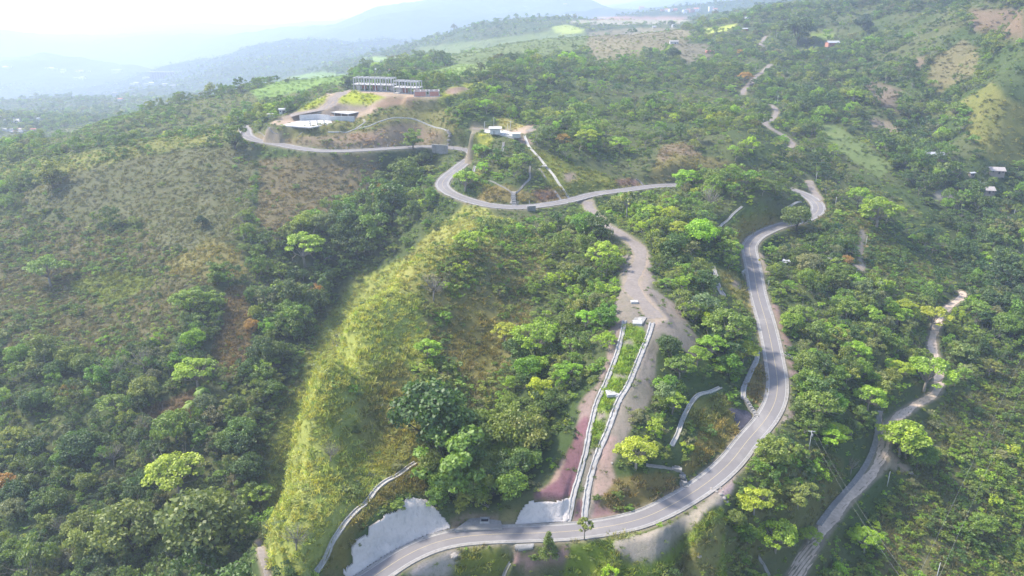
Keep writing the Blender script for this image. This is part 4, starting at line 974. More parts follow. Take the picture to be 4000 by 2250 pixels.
# its transformer
e = bpy.data.objects['utility_pole']
MB().tube([(.35, 0, POLES[0][1] - 2.4), (.35, 0, POLES[0][1] - 1.4)], .32, 10).build('transformer', M['steel'], e, True)
pB = pole((2351, 1475), 66, 'plain pale pole cut by the bottom edge at right', arm=False)
pole(T1('B', 498, 300), 25, 'leftmost thin pole with a lamp at the pump house', False, True)
pole(T1('B', 590, 255), 25, 'plain pole standing behind the pump house roof', False)
pole(T1('B', 730, 322), 25, 'short pole with a lamp at the platform right of the pump house', False, True)
pole(T1('B', 758, 292), 25, 'tall pole with a crossarm behind the pump house platform')
pole(T1('F', 1170, 1215), 24, 'pole beside the dirt junction above the upper road bend', False)
pole(T1('F', 820, 825), 17, 'pole left of the S-shaped ridge track')
pole(T1('F', 915, 685), 17, 'pole at the top of the S-shaped ridge track', False)
pole(T1('F', 768, 490), 18, 'pole beside the upper straight piece of ridge track', False)
pole(T1('F', 908, 255), 13, 'pole on the skyline slope left of the big dark tree', False)
pole(T1('F', 1300, 1370), 22, 'pole right of the upper road bend', False)
pole(T1('E', 1348, 525), 28, 'white pole standing over the small footpath clearing', False)
pole(T1('E', 598, 825), 14, 'short white post beside the straight road', False)
pole(T1('E', 1275, 755), 14, 'thin pole below the footpath clearing', False)
pole(T1('F', 2488, 1440), 18, 'thin pole near the pink-walled house at the right edge', False)
pole(T1('D', 965, 940), 40, 'short leaning fence pole at the wide bend of the valley track', False)
pole(T1('D', 1235, 400), 22, 'thin pole beside the valley track under the broad tree', False)
def wire(name, a, b_, label, sag=4):
    a = Vector(a); b_ = Vector(b_); P = []
    for i in range(25):
        t_ = i / 24; p = a.lerp(b_, t_); p.z -= sag * 4 * t_ * (1 - t_); P.append(tuple(p - a))
    o = MB().tube(P, .013, 5).build(name, M['wire'], None, True, a); tag(o, label, 'power line', 'power lines at the right')
M['wire'] = simple('wire_metal', (.30, .30, .29), .5, .05, 1, 0)
w1 = px_z(2300, 1500, -150 * S * .9); w2 = px_z(2320, 1500, -148 * S * .9)
wire('power_line', pA + np.array((-.7, 0, 0)), w1, 'left wire of the pair sagging from the crossarm pole down to the bottom edge', 2)
wire('power_line', pA + np.array((.9, 0, 0)), w2, 'right wire of the pair sagging from the crossarm pole down to the bottom edge', 2)
wire('power_line', px_z(2290, 1490, -110), px_z(2640, 740, -120), 'left one of two long wires rising to the right edge', 3)
wire('power_line', px_z(2345, 1490, -112), px_z(2650, 790, -122), 'right one of two long wires rising to the right edge', 3)

# guide posts along the road
def post(i_, side, hgt_, label, grp='white guide posts by the road'):
    p = road3[i_]; N = frames(road3)[i_]; x, y = p[:2] + N * side
    e = empty('guide_post', (x, y, p[2] - .2)); MB().tube([(0, 0, 0), (0, 0, hgt_)], .16, 8).build('post_shaft', M['paint_white'], e, True)
    MB().tube([(0, 0, hgt_ * .8), (0, 0, hgt_ * .92)], .175, 8).build('reflector_band', M['steel'], e)
    tag(e, label, 'guide post', grp)
ru, rv = to_px(road3[:, 0], road3[:, 1], road3[:, 2])
def near_road(u, v): return int(np.argmin((ru - u) ** 2 + (rv - v) ** 2))
for k_, (u, v, sd_) in enumerate([(842, 380, 4.7), (877, 379, 4.7), (912, 378, 4.7), (945, 375, 4.7), (980, 373, 4.7), (1103, 368, -4.7), (1115, 368, -4.7), (1145, 372, -4.7), (1170, 376, -4.7)]):
    side = ['outer edge of the far road', 'inner edge of the far road'][k_ > 4]
    post(near_road(u, v), sd_, 2.0, ['first', 'second', 'third', 'fourth', 'fifth', 'first', 'second', 'third', 'fourth'][k_] + ' white post from the left along the ' + side)
for u, v, sd_, lb in [(1305, 521, 4.7, 'white post on the outer edge of the hairpin road below the Y-shaped drain'), (1342, 518, 4.7, 'white post on the outer hairpin edge above the culvert headwall'), (1450, 498, -5.2, 'white roadside marker right of the long straight drain'),
                      (1125, 450, 5.2, 'white marker on the outer edge of the hairpin, upper one'), (1108, 470, 5.0, 'white marker on the outer edge of the hairpin, lower one')]:
    post(near_road(u, v), sd_, 2.2, lb)
# yellow road sign
p = hit(*T1('E', 523, 665)); e = tag(empty('road_sign', p), 'small yellow diamond warning sign beside the straight road', 'road sign')
MB().tube([(0, 0, -.3), (0, 0, 2.6)], .07, 6).build('post_shaft', M['steel'], e); MB().prism([(0, -.7), (.7, 0), (0, .7), (-.7, 0)], -.03, .03).build('sign_plate', M['sign_yellow'], e)
e.children[1].rotation_euler = (math.radians(90), 0, 0); e.children[1].location = (0, -.1, 2.9)

# ------------------------------------------------------------------ houses
def house(uv, w, d, h, rz, label, wall='white_wall', roof='metal_roof', lean=.22, group=None, detail=True, flat=False, name='house', snap=None):
    p = np.array(hit(*uv)) if snap is None else np.array(snap)
    e = empty(name, p, rz)
    MB().quadbox((0, 0, h / 2 - 1.2), (w, d, h + 2.4)).build('wall', M[wall], e)
    ov = .6; rise = d * lean
    mb = MB()
    if flat:
        mb.quadbox((0, 0, h + .14), (w + .5, d + .5, .26))
    else:
        x = w / 2 + ov; y = d / 2 + ov
        for s_ in (-1, 1):
            n0 = len(mb.v)
            A_ = [(-x, s_ * y, h - rise * .12), (x, s_ * y, h - rise * .12), (x, 0, h + rise), (-x, 0, h + rise)]
            mb.v += A_ + [(q[0], q[1], q[2] + .18) for q in A_]
            for f in ((0, 1, 2, 3), (4, 5, 6, 7), (0, 1, 5, 4), (1, 2, 6, 5), (2, 3, 7, 6), (3, 0, 4, 7)): mb.f.append(tuple(n0 + i for i in f))
    mb.build('roof', M[roof], e)
    if detail:
        MB().quadbox((w * .12, -d / 2 - .03, 1.05), (1.1, .12, 2.1)).build('door', M['dark_opening'], e)
        for q in (-.3, .36): MB().quadbox((w * q, -d / 2 - .03, 1.6), (1.1, .12, 1.0)).build('window', M['dark_opening'], e)
    return tag(e, label, 'house', group)
HP = []
def H(c, x, y, wpx, rz, label, **kw):
    uv = T1(c, x, y); p = hit(*uv); d = math.hypot(p[1], p[2]); w = wpx / FPX * d
    HP.append((p[0], p[1], w)); return house(uv, w, kw.pop('dd', w * .6), kw.pop('h', min(3.2, w * .4)), rz, label, **kw)
H('F', 1280, 300, 28, .1, 'white house with a pale roof and pink wall on the far ridge slope', wall='brick')
H('F', 225, 292, 20, 0, 'long low shed with a white roof above the ploughed slope', roof='pale_concrete', dd=5)
H('F', 465, 355, 20, 0, 'small roofless red-brick hut below the ploughed slope edge', wall='brick', roof='brick', flat=True)
H('F', 355, 520, 17, .2, 'small shed with a green roof among trees on the upper left slope', roof='green_roof') if False else None
H('F', 1975, 88, 18, .1, 'grey-roofed house high on the right skyline', roof='rust_roof', wall='mud_wall', h=2.3)
H('F', 1950, 1060, 42, -.25, 'long low farmhouse with a grey tin roof and red end wall on the right hillside', wall='brick', dd=9)
H('F', 2365, 1150, 34, -.2, 'grey-roofed farmhouse at the right below the yellow slope', roof='rust_roof', wall='mud_wall', h=2.3, dd=8)
H('F', 2300, 1280, 32, -.15, 'tin-roofed farmhouse, lowest one beside the right ravine', wall='mud_wall', roof='rust_roof', h=2.3, dd=8)
H('F', 2205, 1172, 13, .3, 'tiny pale roof between two farmhouses on the right hillside', wall='mud_wall', h=2.3)
H('E', 2410, 325, 26, -.1, 'pink-walled hut with a grey roof near the right edge', wall='brick', roof='rust_roof')
H('E', 2570, 400, 34, .3, 'cream house cut by the right edge', roof='rust_roof')
H('E', 1040, 660, 25, .35, 'white-walled house with a tin roof among trees right of the road', dd=7)
H('E', 740, 655, 16, -.5, 'small white tin roof half hidden beside the straight road', dd=4)
H('A', 530, 625, 15, 0, 'small white cabin left of the yellow grass bank', h=3)
H('A', 410, 665, 21, 0, 'low open shelter with a flat white roof at the left end of the earthworks', flat=True, roof='pale_concrete', h=2.2)
H('A', 1490, 212, 17, .2, 'blue-grey roofed farmhouse in the meadow behind the concrete frames', roof='metal_roof')
H('A', 1605, 212, 16, -.2, 'small red-roofed farm building right of the grey-roofed farmhouse', roof='red_roof')
H('F', 715, 132, 12, 0, 'tiny white house on the saddle below the blue mountain')
H('F', 697, 205, 12, 0, 'tiny pink house under trees on the near skyline', wall='brick')
H('F', 95, 185, 9, 0, 'tiny white hut in the pasture left of the lone tree')
H('F', 228, 178, 12, .2, 'small white farmhouse in the pasture below the ridge road')
# village on the far ridge
TOWN = T('F', (150, 72), (180, 74), (205, 75), (235, 72), (300, 78), (322, 72), (340, 70), (375, 72), (300, 88), (10, 60), (-60, 66), (500, 72), (345, 80))
for i, (u, v) in enumerate(TOWN):
    p = hit(u, v); d = p[1]; w = (8 + (i * 7) % 5) / FPX * d
    house((u, v), w, w * .7, w * .42, random.uniform(-.5, .5), 'pale hazy house in the village on the distant ridge', 'white_wall' if i % 3 else 'brick', 'red_roof' if i % 2 else 'pale_concrete', group='houses of the village on the far ridge', detail=False, flat=i % 2 == 0)
u, v = T1('F', 472, 72); p = hit(u, v); w = 11 / FPX * p[1]
house((u, v), w, w * .8, w * .85, .1, 'tall white block standing above the far ridge village', flat=True, roof='pale_concrete', name='tower_block')
p = hit(*T1('F', 400, 72)); e = tag(empty('radio_mast', p), 'thin mast on the far ridge village', 'mast'); MB().tube([(0, 0, -1), (0, 0, 40)], [.9, .5], 6).build('mast_shaft', M['pole'], e)
MB().tube([(0, 0, 33), (0, 0, 36)], 1.6, 6).build('antenna', M['steel'], e)
# towns at the far left and across the valley
def cluster(c, pts_, wp, label, grp):
    for i, (x, y) in enumerate(pts_):
        u, v = T1(c, x, y); p = hit(u, v); w = wp * random.uniform(.6, 1.3) / FPX * p[1]
        house((u, v), w, w * random.uniform(.4, .7), min(w * .35, 8), random.uniform(-.3, .3), label, 'white_wall', random.choice(['pale_concrete', 'metal_roof', 'pale_concrete', 'red_roof']), group=grp, detail=False, flat=i % 2 == 0)
cluster('I', [(60, 1195), (110, 1190), (40, 1172), (180, 1240), (200, 1252), (170, 1222), (60, 1315), (100, 1322), (190, 1308), (120, 1335), (150, 1330), (210, 1335), (30, 1180), (370, 1228), (395, 1205), (340, 1315), (80, 1225), (225, 1320)], 13, 'bright hazy roof of the town at the left edge', 'roofs of the town at the left edge')
cluster('I', [(470, 692), (520, 695), (560, 703), (640, 712), (780, 725), (820, 720), (900, 722), (630, 735), (815, 800), (835, 790), (770, 795), (60, 685), (100, 680)], 10, 'faint white building of the hazy town across the valley', 'buildings of the hazy town across the valley')
cluster('I', [(1330, 855), (1380, 850), (1470, 860), (1530, 850), (1600, 870), (1660, 862), (1740, 875), (1450, 795), (1480, 790)], 11, 'faint building below the distant dam', 'buildings below the distant dam')
cluster('J', [(590, 105), (740, 100), (930, 152), (1000, 155), (1260, 158), (1300, 155), (1340, 158), (1380, 158), (1430, 160), (1310, 48), (910, 75)], 7, 'tiny white house on the blue mountainside beyond', 'houses on the blue mountainside')
cluster('I', [(1340, 985), (1370, 978), (1410, 980), (1215, 1010)], 12, 'pale warehouse just beyond the left ridge crest', 'warehouses beyond the left ridge crest')
u, v = T1('I', 1160, 985); p = hit(u, v); w = 11 / FPX * p[1]; house((u, v), w, w * .7, w * 1.1, 0, 'white tower block in the haze beyond the left ridge', flat=True, roof='pale_concrete', name='tower_block')
u, v = T1('I', 1180, 735); p = hit(u, v); w = 22 / FPX * p[1]; house((u, v), w, w * .4, w * .4, 0, 'wide faint white block on the haze horizon at left', flat=True, roof='pale_concrete', name='tower_block')
# the dam
pa = hit(*T1('I', 1520, 800)); pb = pa + np.array((290 * .25 / FPX * pa[1] * 1.05, 8.0, 0)); cdm = (pa + pb) / 2; Ld = abs(pb[0] - pa[0])
e = tag(empty('dam', cdm), 'long pale ribbed dam wall in the haze at the valley mouth', 'dam'); hh = 17 / FPX * cdm[1]
MB().quadbox((0, 0, hh / 2 - 8), (Ld, 12, hh + 16)).build('dam_wall', M['pale_concrete'], e); MB().quadbox((0, -4, hh + 1.5), (Ld + 10, 22, 3)).build('crest', M['concrete'], e)
for q in np.linspace(-.47, .47, 12): MB().quadbox((q * Ld, -9, hh / 2 - 8), (5, 8, hh + 12)).build('buttress', M['concrete'], e)

# ------------------------------------------------------------------ plants: shapes
def leaf_cloud(r, centres, radii, per, leaf, flat=.75, up=.45, lvr=None):
    V = []; LV = []
    for ci, (c, rad, n_) in enumerate(zip(centres, radii, per)):
        d = r.normal(size=(n_, 3)); d /= np.linalg.norm(d, axis=1)[:, None]
        d[:, 2] = np.where(d[:, 2] < -.35, -d[:, 2] * .6, d[:, 2])
        rr = rad * (1 - .55 * r.random(n_) ** 2.2)
        P = c + d * rr[:, None] * np.array((1, 1, flat))
        nrm = d * .55 + r.normal(size=(n_, 3)) * .55 + np.array((0, 0, up)); nrm /= np.linalg.norm(nrm, axis=1)[:, None]
        a = np.cross(nrm, r.normal(size=(n_, 3))); a /= np.linalg.norm(a, axis=1)[:, None] + 1e-9; b_ = np.cross(nrm, a)
        s1 = leaf * r.uniform(.6, 1.35, n_)[:, None] * .5; s2 = s1 * r.uniform(.45, .9, n_)[:, None]
        V.append(np.stack([P - a * s1, P - b_ * s2 + nrm * s1 * .15, P + a * s1, P + b_ * s2 + nrm * s1 * .15], 1))
        base = r.uniform(.25, .75); LV.append(np.clip(base + r.normal(0, .17, n_), 0, 1))
    V = np.concatenate(V); LV = np.concatenate(LV)
    return V.reshape(-1, 3), np.arange(len(V) * 4).reshape(-1, 4), LV
def crown_mesh(name, r, centres, radii, per, leaf, mat, flat=.75, up=.45):
    V, F, LV = leaf_cloud(r, centres, radii, per, leaf, flat, up)
    me = mesh_np(name, V, F, mat)
    a = me.attributes.new('lv', 'FLOAT', 'FACE'); a.data.foreach_set('value', LV.astype(np.float32))
    return me
def clumps(r, n_, R, H, z0, shape):
    """clump centres inside a crown of radius R and height H whose base is at z0"""
    C = []; Rd = []
    k = 0
    while len(C) < n_ and k < 4000:
        k += 1
        d = r.normal(size=3); d /= np.linalg.norm(d); d[2] = abs(d[2]) if r.random() < .8 else d[2]
        if shape == 'umbrella':
            q = r.random() ** .5 * R * .92; t_ = r.random() * 2 * math.pi
            c = np.array((q * math.cos(t_), q * math.sin(t_), z0 + H * (.45 + .5 * (1 - (q / R) ** 2) - .35 * r.random() ** 2)))
            rad = R * r.uniform(.16, .28)
        elif shape == 'dome':
            f = r.uniform(.55, .85); c = np.array((d[0] * R * f, d[1] * R * f, z0 + H * .45 + d[2] * H * .5 * f)); rad = R * r.uniform(.22, .36)
        elif shape == 'cone':
            q = r.random(); rr = R * (1 - q) * r.uniform(.5, .9); t_ = r.random() * 2 * math.pi
            c = np.array((rr * math.cos(t_), rr * math.sin(t_), z0 + q * H * .95)); rad = R * (.42 - .25 * q)
        else:      # irregular
            f = r.uniform(.3, .95); c = np.array((d[0] * R * f, d[1] * R * f, z0 + H * (.15 + .8 * r.random()))); rad = R * r.uniform(.18, .36)
        if all(np.linalg.norm(c - o_) > .35 * (rad + q_) for o_, q_ in zip(C, Rd)):
            C.append(c); Rd.append(rad)
    return C, Rd
def limbs(r, C, z_fork, r0, nl=9, ztop=None):
    mb = MB(); lean = r.normal(0, .25, 2)
    mb.tube([(0, 0, -1.2), (lean[0] * .4, lean[1] * .4, z_fork * .5), (lean[0], lean[1], z_fork)], [r0 * 1.25, r0, r0 * .75], 7)
    for c in C[:nl]:
        f = np.array((lean[0], lean[1], z_fork * r.uniform(.7, 1))); m_ = (f * .5 + c * .5) + np.array((0, 0, -.08 * np.linalg.norm(c - f)))
        mb.tube([f, m_, c], [r0 * .5, r0 * .32, r0 * .1], 5)
        for _ in range(2):
            e_ = c + r.normal(size=3) * .9
            mb.tube([m_, (m_ + e_) / 2 + r.normal(size=3) * .15, e_], [r0 * .22, r0 * .14, r0 * .05], 4)
    return mb
# unit sizes: crown radius about 4 m, height about 8 m
PROTO = {}
def make_proto(key, seed, shape, R, Hc, z0, ncl, nleaf, leaf, barkm='bark', flat=.75, up=.45, nl=9, r0=.22):
    r = np.random.default_rng(seed); C, Rd = clumps(r, ncl, R, Hc, z0, shape); per = [int(nleaf * (q ** 2) / sum(x ** 2 for x in Rd)) for q in Rd]
    cm = crown_mesh('crown', r, C, Rd, per, leaf, M['leaf_o'], flat, up); tm = limbs(r, C, z0 + Hc * .12, r0, nl).me('trunk', M[barkm], True)
    PROTO.setdefault(key, []).append((cm, tm, R, z0 + Hc))
for s_ in range(4): make_proto('airy', 100 + s_, 'umbrella', 4, 4.2, 1.8, 30, 2900, .38, 'pale_bark', .5, .8, 16)
for s_ in range(4): make_proto('dome', 200 + s_, 'dome', 4, 6.4, .6, 34, 4200, .42, 'bark', .85, .35, 9)
for s_ in range(4): make_proto('loose', 300 + s_, 'irregular', 3.6, 5.4, .6, 26, 2600, .42, 'bark', .7, .5, 10)
make_proto('cone', 401, 'cone', 3.0, 9, .6, 40, 3200, .38, 'bark', .6, .5, 6)
make_proto('open', 410, 'umbrella', 3.0, 4.5, 4.0, 16, 520, .75, 'pale_bark', .8, .5, 12)
for s_ in range(2): make_proto('bare', 420 + s_, 'umbrella', 3.6, 4.5, 2.0, 22, 420, .25, 'pale_bark', .5, .6, 22, .16)
def palm_proto():
    r = np.random.default_rng(5); V = []; F = []
    for i in range(15):
        a = i * 2.4; el = r.uniform(.1, 1.0); L = 3.0
        for j in range(9):
            t0 = j / 9; t1 = (j + 1) / 9
            def P(t): return np.array((math.cos(a) * L * t * math.cos(el), math.sin(a) * L * t * math.cos(el), 5 + L * (t * math.sin(el) - t * t * .9)))
            w = .75 * math.sin(math.pi * min(.98, t0 + .15)); s_ = np.array((-math.sin(a), math.cos(a), 0)) * w
            for q in (-1, 1):
                n0 = len(V); V += [P(t0), P(t1), P(t1) + s_ * q + np.array((0, 0, -.3 * w)), P(t0 + .05) + s_ * q * .9 + np.array((0, 0, -.3 * w))]; F.append((n0, n0 + 1, n0 + 2, n0 + 3))
    me = mesh_np('crown', V, F, M['leaf_o']); a = me.attributes.new('lv', 'FLOAT', 'FACE'); a.data.foreach_set('value', r.uniform(.3, .8, len(F)).astype(np.float32))
    PROTO['palm'] = [(me, MB().tube([(0, 0, -1), (.1, 0, 2.5), (0, 0, 5)], [.22, .17, .14], 7).me('trunk', M['pale_bark'], True), 2.9, 6)]
palm_proto()
PAL = {'bright': (.25, .36, .035), 'yellow': (.31, .36, .035), 'green': (.17, .26, .04), 'mid': (.13, .18, .042), 'dark': (.075, .12, .038), 'olive': (.20, .23, .06), 'pale': (.19, .21, .11), 'grey': (.17, .16, .11),
       'orange': (.34, .20, .055), 'brown': (.15, .14, .07), 'blue': (.05, .09, .05)}
def plant_tree(kind, p, R, col, label, group, name='tree', ts=1.0):
    cm, tm, R0, H0 = PROTO[kind][int(rng.integers(len(PROTO[kind])))]
    s_ = R / R0; e = empty(name, p, random.uniform(0, 6.28)); e.scale = (s_, s_, s_ * ts)
    c_ = bpy.data.objects.new('crown', cm); COLL.objects.link(c_); c_.parent = e
    cc = np.array(PAL[col] if isinstance(col, str) else col) * (np.array((1.12, 1.08, .85)) if isinstance(col, str) else 1) * random.uniform(.88, 1.12); c_.color = (cc[0] * random.uniform(.93, 1.07), cc[1], cc[2], 1)
    t_ = bpy.data.objects.new('trunk', tm); COLL.objects.link(t_); t_.parent = e
    return tag(e, label, 'tree' if name != 'shrub' else 'shrub', group)
# hand-placed trees: crown centre (u, v), crown diameter in the same pixels, kind, colour, label
TREES = [
 (1062, 402, 50, 'dome', 'mid', 'green tree directly below the grey retaining wall of the upper road'),
 (1008, 420, 58, 'dome', 'dark', 'dark tree at the head of the wooded gully, under the far road'),
 (1040, 452, 64, 'dome', 'green', 'broad green tree in the wooded gully left of the hairpin'),
 (962, 450, 52, 'loose', 'mid', 'bushy tree on the left rim of the gully head'),
 (1082, 428, 42, 'airy', 'olive', 'olive tree between the retaining wall and the hairpin'),
 (985, 500, 66, 'airy', 'green', 'pale green layered tree low in the gully below the hairpin'),
 (915, 545, 74, 'dome', 'mid', 'wide green dome tree midway down the wooded gully'),
 (500, 930, 112, 'airy', 'bright', 'bright green spreading tree standing out alone on the left valley slope'),
 (455, 1185, 150, 'airy', 'yellow', 'wide flat-topped tree with a yellow crown above the two giant trees'),
 (332, 1330, 165, 'dome', 'olive', 'giant dense olive tree at lower left, the left one of the pair'),
 (535, 1310, 225, 'dome', (.17, .22, .05), 'giant dense green tree at lower left, widest crown in the valley'),
 (1272, 835, 80, 'airy', 'yellow', 'yellow-green tree in the central basin, left of a wider one'),
 (1345, 845, 120, 'airy', 'bright', 'wide yellow-green tree in the middle of the central basin'),
 (1600, 1135, 112, 'airy', 'yellow', 'vivid yellow-green tree between the right chute and the lower road'),
 (1185, 605, 90, 'airy', 'bright', 'bright green tree at the top of the grassy spur'),
 (1520, 635, 92, 'airy', 'bright', 'bright green tree left of the dirt track bend'),
 (768, 620, 115, 'airy', 'bright', 'yellow-green spreading tree over the dark gully left of the spur'),
 (800, 733, 55, 'dome', 'orange', 'round orange-brown tree in the dark gully beside the spur'),
 (637, 817, 44, 'dome', 'orange', 'small orange tree beside the brown clearing strip'),
 (1322, 1090, 125, 'dome', 'olive', 'tall dense olive tree left of the red bank'),
 (1285, 1215, 92, 'dome', 'green', 'vine-covered green tree just above the culvert basin'),
 (1090, 1105, 95, 'dome', 'olive', 'yellow-olive tree at the right margin of the grassy spur'),
 (1165, 1080, 60, 'airy', 'green', 'light green feathery tree right of the yellow-olive tree'),
 (1820, 815, 125, 'airy', 'green', 'broad green tree close left of the straight road'),
 (1868, 880, 82, 'airy', 'yellow', 'yellow tree touching the left edge of the road above the bend'),
 (1710, 915, 82, 'airy', 'green', 'rounded green tree right of the dirt apron'),
 (1690, 1010, 75, 'airy', 'bright', 'narrow bright tree right of the bare soil strip'),
 (1682, 868, 70, 'dome', 'dark', 'dark dense tree at the right edge of the dirt apron'),
 (2052, 1015, 110, 'airy', 'green', 'broad green tree right of the lower part of the big bend'),
 (2181, 995, 88, 'airy', 'bright', 'yellow-green tree left of the valley track gutter top'),
 (2323, 934, 125, 'airy', 'bright', 'broad yellow-green tree overhanging the valley track'),
 (2262, 1095, 130, 'airy', 'bright', 'large bright tree beside the valley track above its wide bend'),
 (1896, 1255, 95, 'airy', 'yellow', 'vivid yellow tree right of the sandy road verge'),
 (1950, 1340, 105, 'airy', 'bright', 'bright tree below the vivid yellow one, near the bottom edge'),
 (2030, 1345, 62, 'airy', 'bright', 'small bright tree touching the valley track at the bottom'),
 (2007, 1235, 92, 'airy', 'olive', 'thin dull-green tree left of the valley track'),
 (1880, 1335, 70, 'loose', 'green', 'green tree left of the bright tree near the bottom edge'),
 (2470, 1315, 75, 'airy', 'green', 'light green tree alone on the lower right scrub slope'),
 (2487, 922, 60, 'airy', 'olive', 'pale yellow tree high on the right scrub slope'),
 (2002, 545, 78, 'dome', (.17, .22, .05), 'dense round dome-shaped tree hiding the road between the bends'),
 (2031, 662, 72, 'dome', 'pale', 'grey-green round tree left of the white-walled house'),
 (2095, 632, 50, 'dome', 'pale', 'small pale round tree right of the white-walled house'),
 (2127, 657, 38, 'dome', 'orange', 'small tree with orange blossom right of the white-walled house'),
 (2197, 752, 62, 'loose', 'pale', 'pale grey bushy tree on the slope below the footpath clearing'),
 (2340, 795, 85, 'airy', 'yellow', 'yellow-green tree covering the upper valley track'),
 (2205, 530, 112, 'airy', 'bright', 'wide bright tree group right of the upper road bend'),
 (2457, 778, 70, 'airy', 'green', 'green tree right of the valley track top, lower one'),
 (2486, 742, 70, 'airy', 'olive', 'yellowish tree right of the valley track top, upper one'),
 (2026, 697, 60, 'dome', 'green', 'yellow-rimmed green tree below the grey-green round tree'),
 (2096, 698, 66, 'dome', 'mid', 'green dome tree directly below the white-walled house'),
 (2012, 792, 80, 'airy', 'green', 'bright green tree right of the straight road'),
 (2125, 772, 70, 'airy', 'green', 'green tree between the straight road and the pale bushy tree'),
 (2060, 840, 80, 'loose', 'mid', 'leafy green tree right of the road above the outlet'),
 (1380, 1378, 50, 'cone', 'mid', 'small cone-shaped tree on the verge below the lower road'),
 (1470, 1340, 44, 'open', 'olive', 'slim roadside tree with large sparse leaves on the lower verge'),
 (2007, 80, 78, 'dome', 'dark', 'big dark round tree on the upper right skyline slope'),
 (2169, 66, 50, 'dome', 'blue', 'dark bluish tree near the upper right skyline'),
 (1691, 137, 42, 'dome', 'dark', 'dark round tree below the long white-roofed shed'),
 (1758, 75, 22, 'loose', 'dark', 'lone dark tree in the pasture below the far ridge village'),
 (1873, 196, 42, 'airy', 'orange', 'orange-tinged tree beside the upper ridge track'),
 (2145, 243, 45, 'airy', 'bright', 'bright green tree on the dark right hillside'),
 (1939, 232, 30, 'dome', 'green', 'small round green tree right of the ridge track'),
 (2403, 277, 60, 'airy', 'green', 'pale green tree at the foot of the yellow right ridge'),
 (1440, 292, 44, 'airy', 'bright', 'bright flat-topped tree high in the central woods'),
 (1478, 345, 66, 'airy', 'yellow', 'largest yellow-green tree in the upper central woods'),
 (1558, 362, 55, 'airy', 'bright', 'bright tree right of the largest yellow one in the central woods'),
 (1480, 318, 50, 'airy', 'green', 'light green tree just above the largest yellow one in the central woods'),
 (1310, 405, 62, 'airy', 'green', 'broad pale-trunked tree beside the right arm of the Y-shaped drain'),
 (1170, 452, 72, 'airy', 'bright', 'yellow-green tree inside the hairpin bend'),
 (1577, 530, 50, 'open', 'olive', 'tall thin tree with a pale trunk right of the dirt track'),
 (1667, 530, 36, 'airy', 'bright', 'small bright tree in the grove right of the dirt track'),
 (1705, 575, 62, 'airy', 'yellow', 'yellow-green tree in the grove left of the upper bank'),
 (1040, 350, 56, 'loose', 'green', 'green tree overhanging the far road right of the brown bank'),
 (680, 277, 36, 'loose', 'bright', 'bright green tree left of the small white cabin'),
 (875, 208, 36, 'loose', 'dark', 'dark tree at the left end of the long concrete frame'),
 (722, 204, 14, 'dome', 'dark', 'lone dark tree in the green meadow behind the school'),
 (592, 345, 70, 'loose', 'mid', 'dense tree at the far left end of the road'),
 (128, 675, 108, 'airy', 'green', 'wide green tree on the shaded left slope'),
 (555, 682, 45, 'loose', 'pale', 'pale bushy tree at the lower edge of the rounded meadow patch'),
 (508, 557, 36, 'dome', 'blue', 'small dark tree above the rounded meadow patch'),
 (135, 435, 90, 'loose', 'olive', 'hazy light-green tree on the left ridge shoulder'),
 (16, 1215, 66, 'dome', 'orange', 'orange-brown tree cut by the left edge'),
 (38, 1280, 66, 'dome', 'pale', 'pale grey-green tree below the orange-brown tree at left'),
 (288, 1015, 80, 'airy', 'green', 'light green flat tree left of the small brown clearing'),
 (445, 1070, 100, 'dome', 'green', 'rounded green tree below the small brown clearing'),
 (368, 978, 80, 'dome', 'olive', 'brownish olive tree left below the bright spreading tree'),
 (655, 1240, 80, 'airy', 'bright', 'bright green tree at the foot of the spur beside the gully'),
 (598, 1205, 45, 'loose', 'brown', 'brown-leaved tree above the widest giant tree'),
 (8, 995, 60, 'airy', 'bright', 'bright green tree cut by the left edge'),
 (512, 995, 50, 'palm', 'green', 'small palm below the bright spreading tree, upper one'),
 (484, 1030, 50, 'palm', 'green', 'small palm below the bright spreading tree, lower one'),
 (832, 1135, 60, 'bare', 'brown', 'thin brownish half-bare tree on the bright spur face'),
 (745, 1350, 80, 'bare', 'pale', 'pale leafless thicket tree at the spur foot'),
 (1090, 720, 85, 'bare', 'grey', 'leafless pale tree at the crest right of the bright grass'),
 (360, 1068, 55, 'bare', 'brown', 'grey half-bare tree left of the rounded green tree'),
 (2140, 1170, 50, 'bare', 'grey', 'bare bush tree at the wide bend of the valley track'),
 (950, 700, 1, 'bare', 'grey', ''),
]
TP = []       # (x, y, R) of every individual tree
LAND = []     # landmarks in the photograph for the labels of the others
n_hand = 0
for u, v, dpx, kind, col, lb in TREES:
    if not lb: continue
    R = None; base = (u, v + dpx * .42); p = hit(*base); d = math.hypot(p[1], p[2])
    R = dpx / 2 / FPX * d * .97
    plant_tree(kind, p, R, col, lb, 'trees standing out from the woods', 'tree' if kind != 'palm' else 'palm_tree')
    TP.append((p[0], p[1], R)); LAND.append((u, v, lb)); n_hand += 1
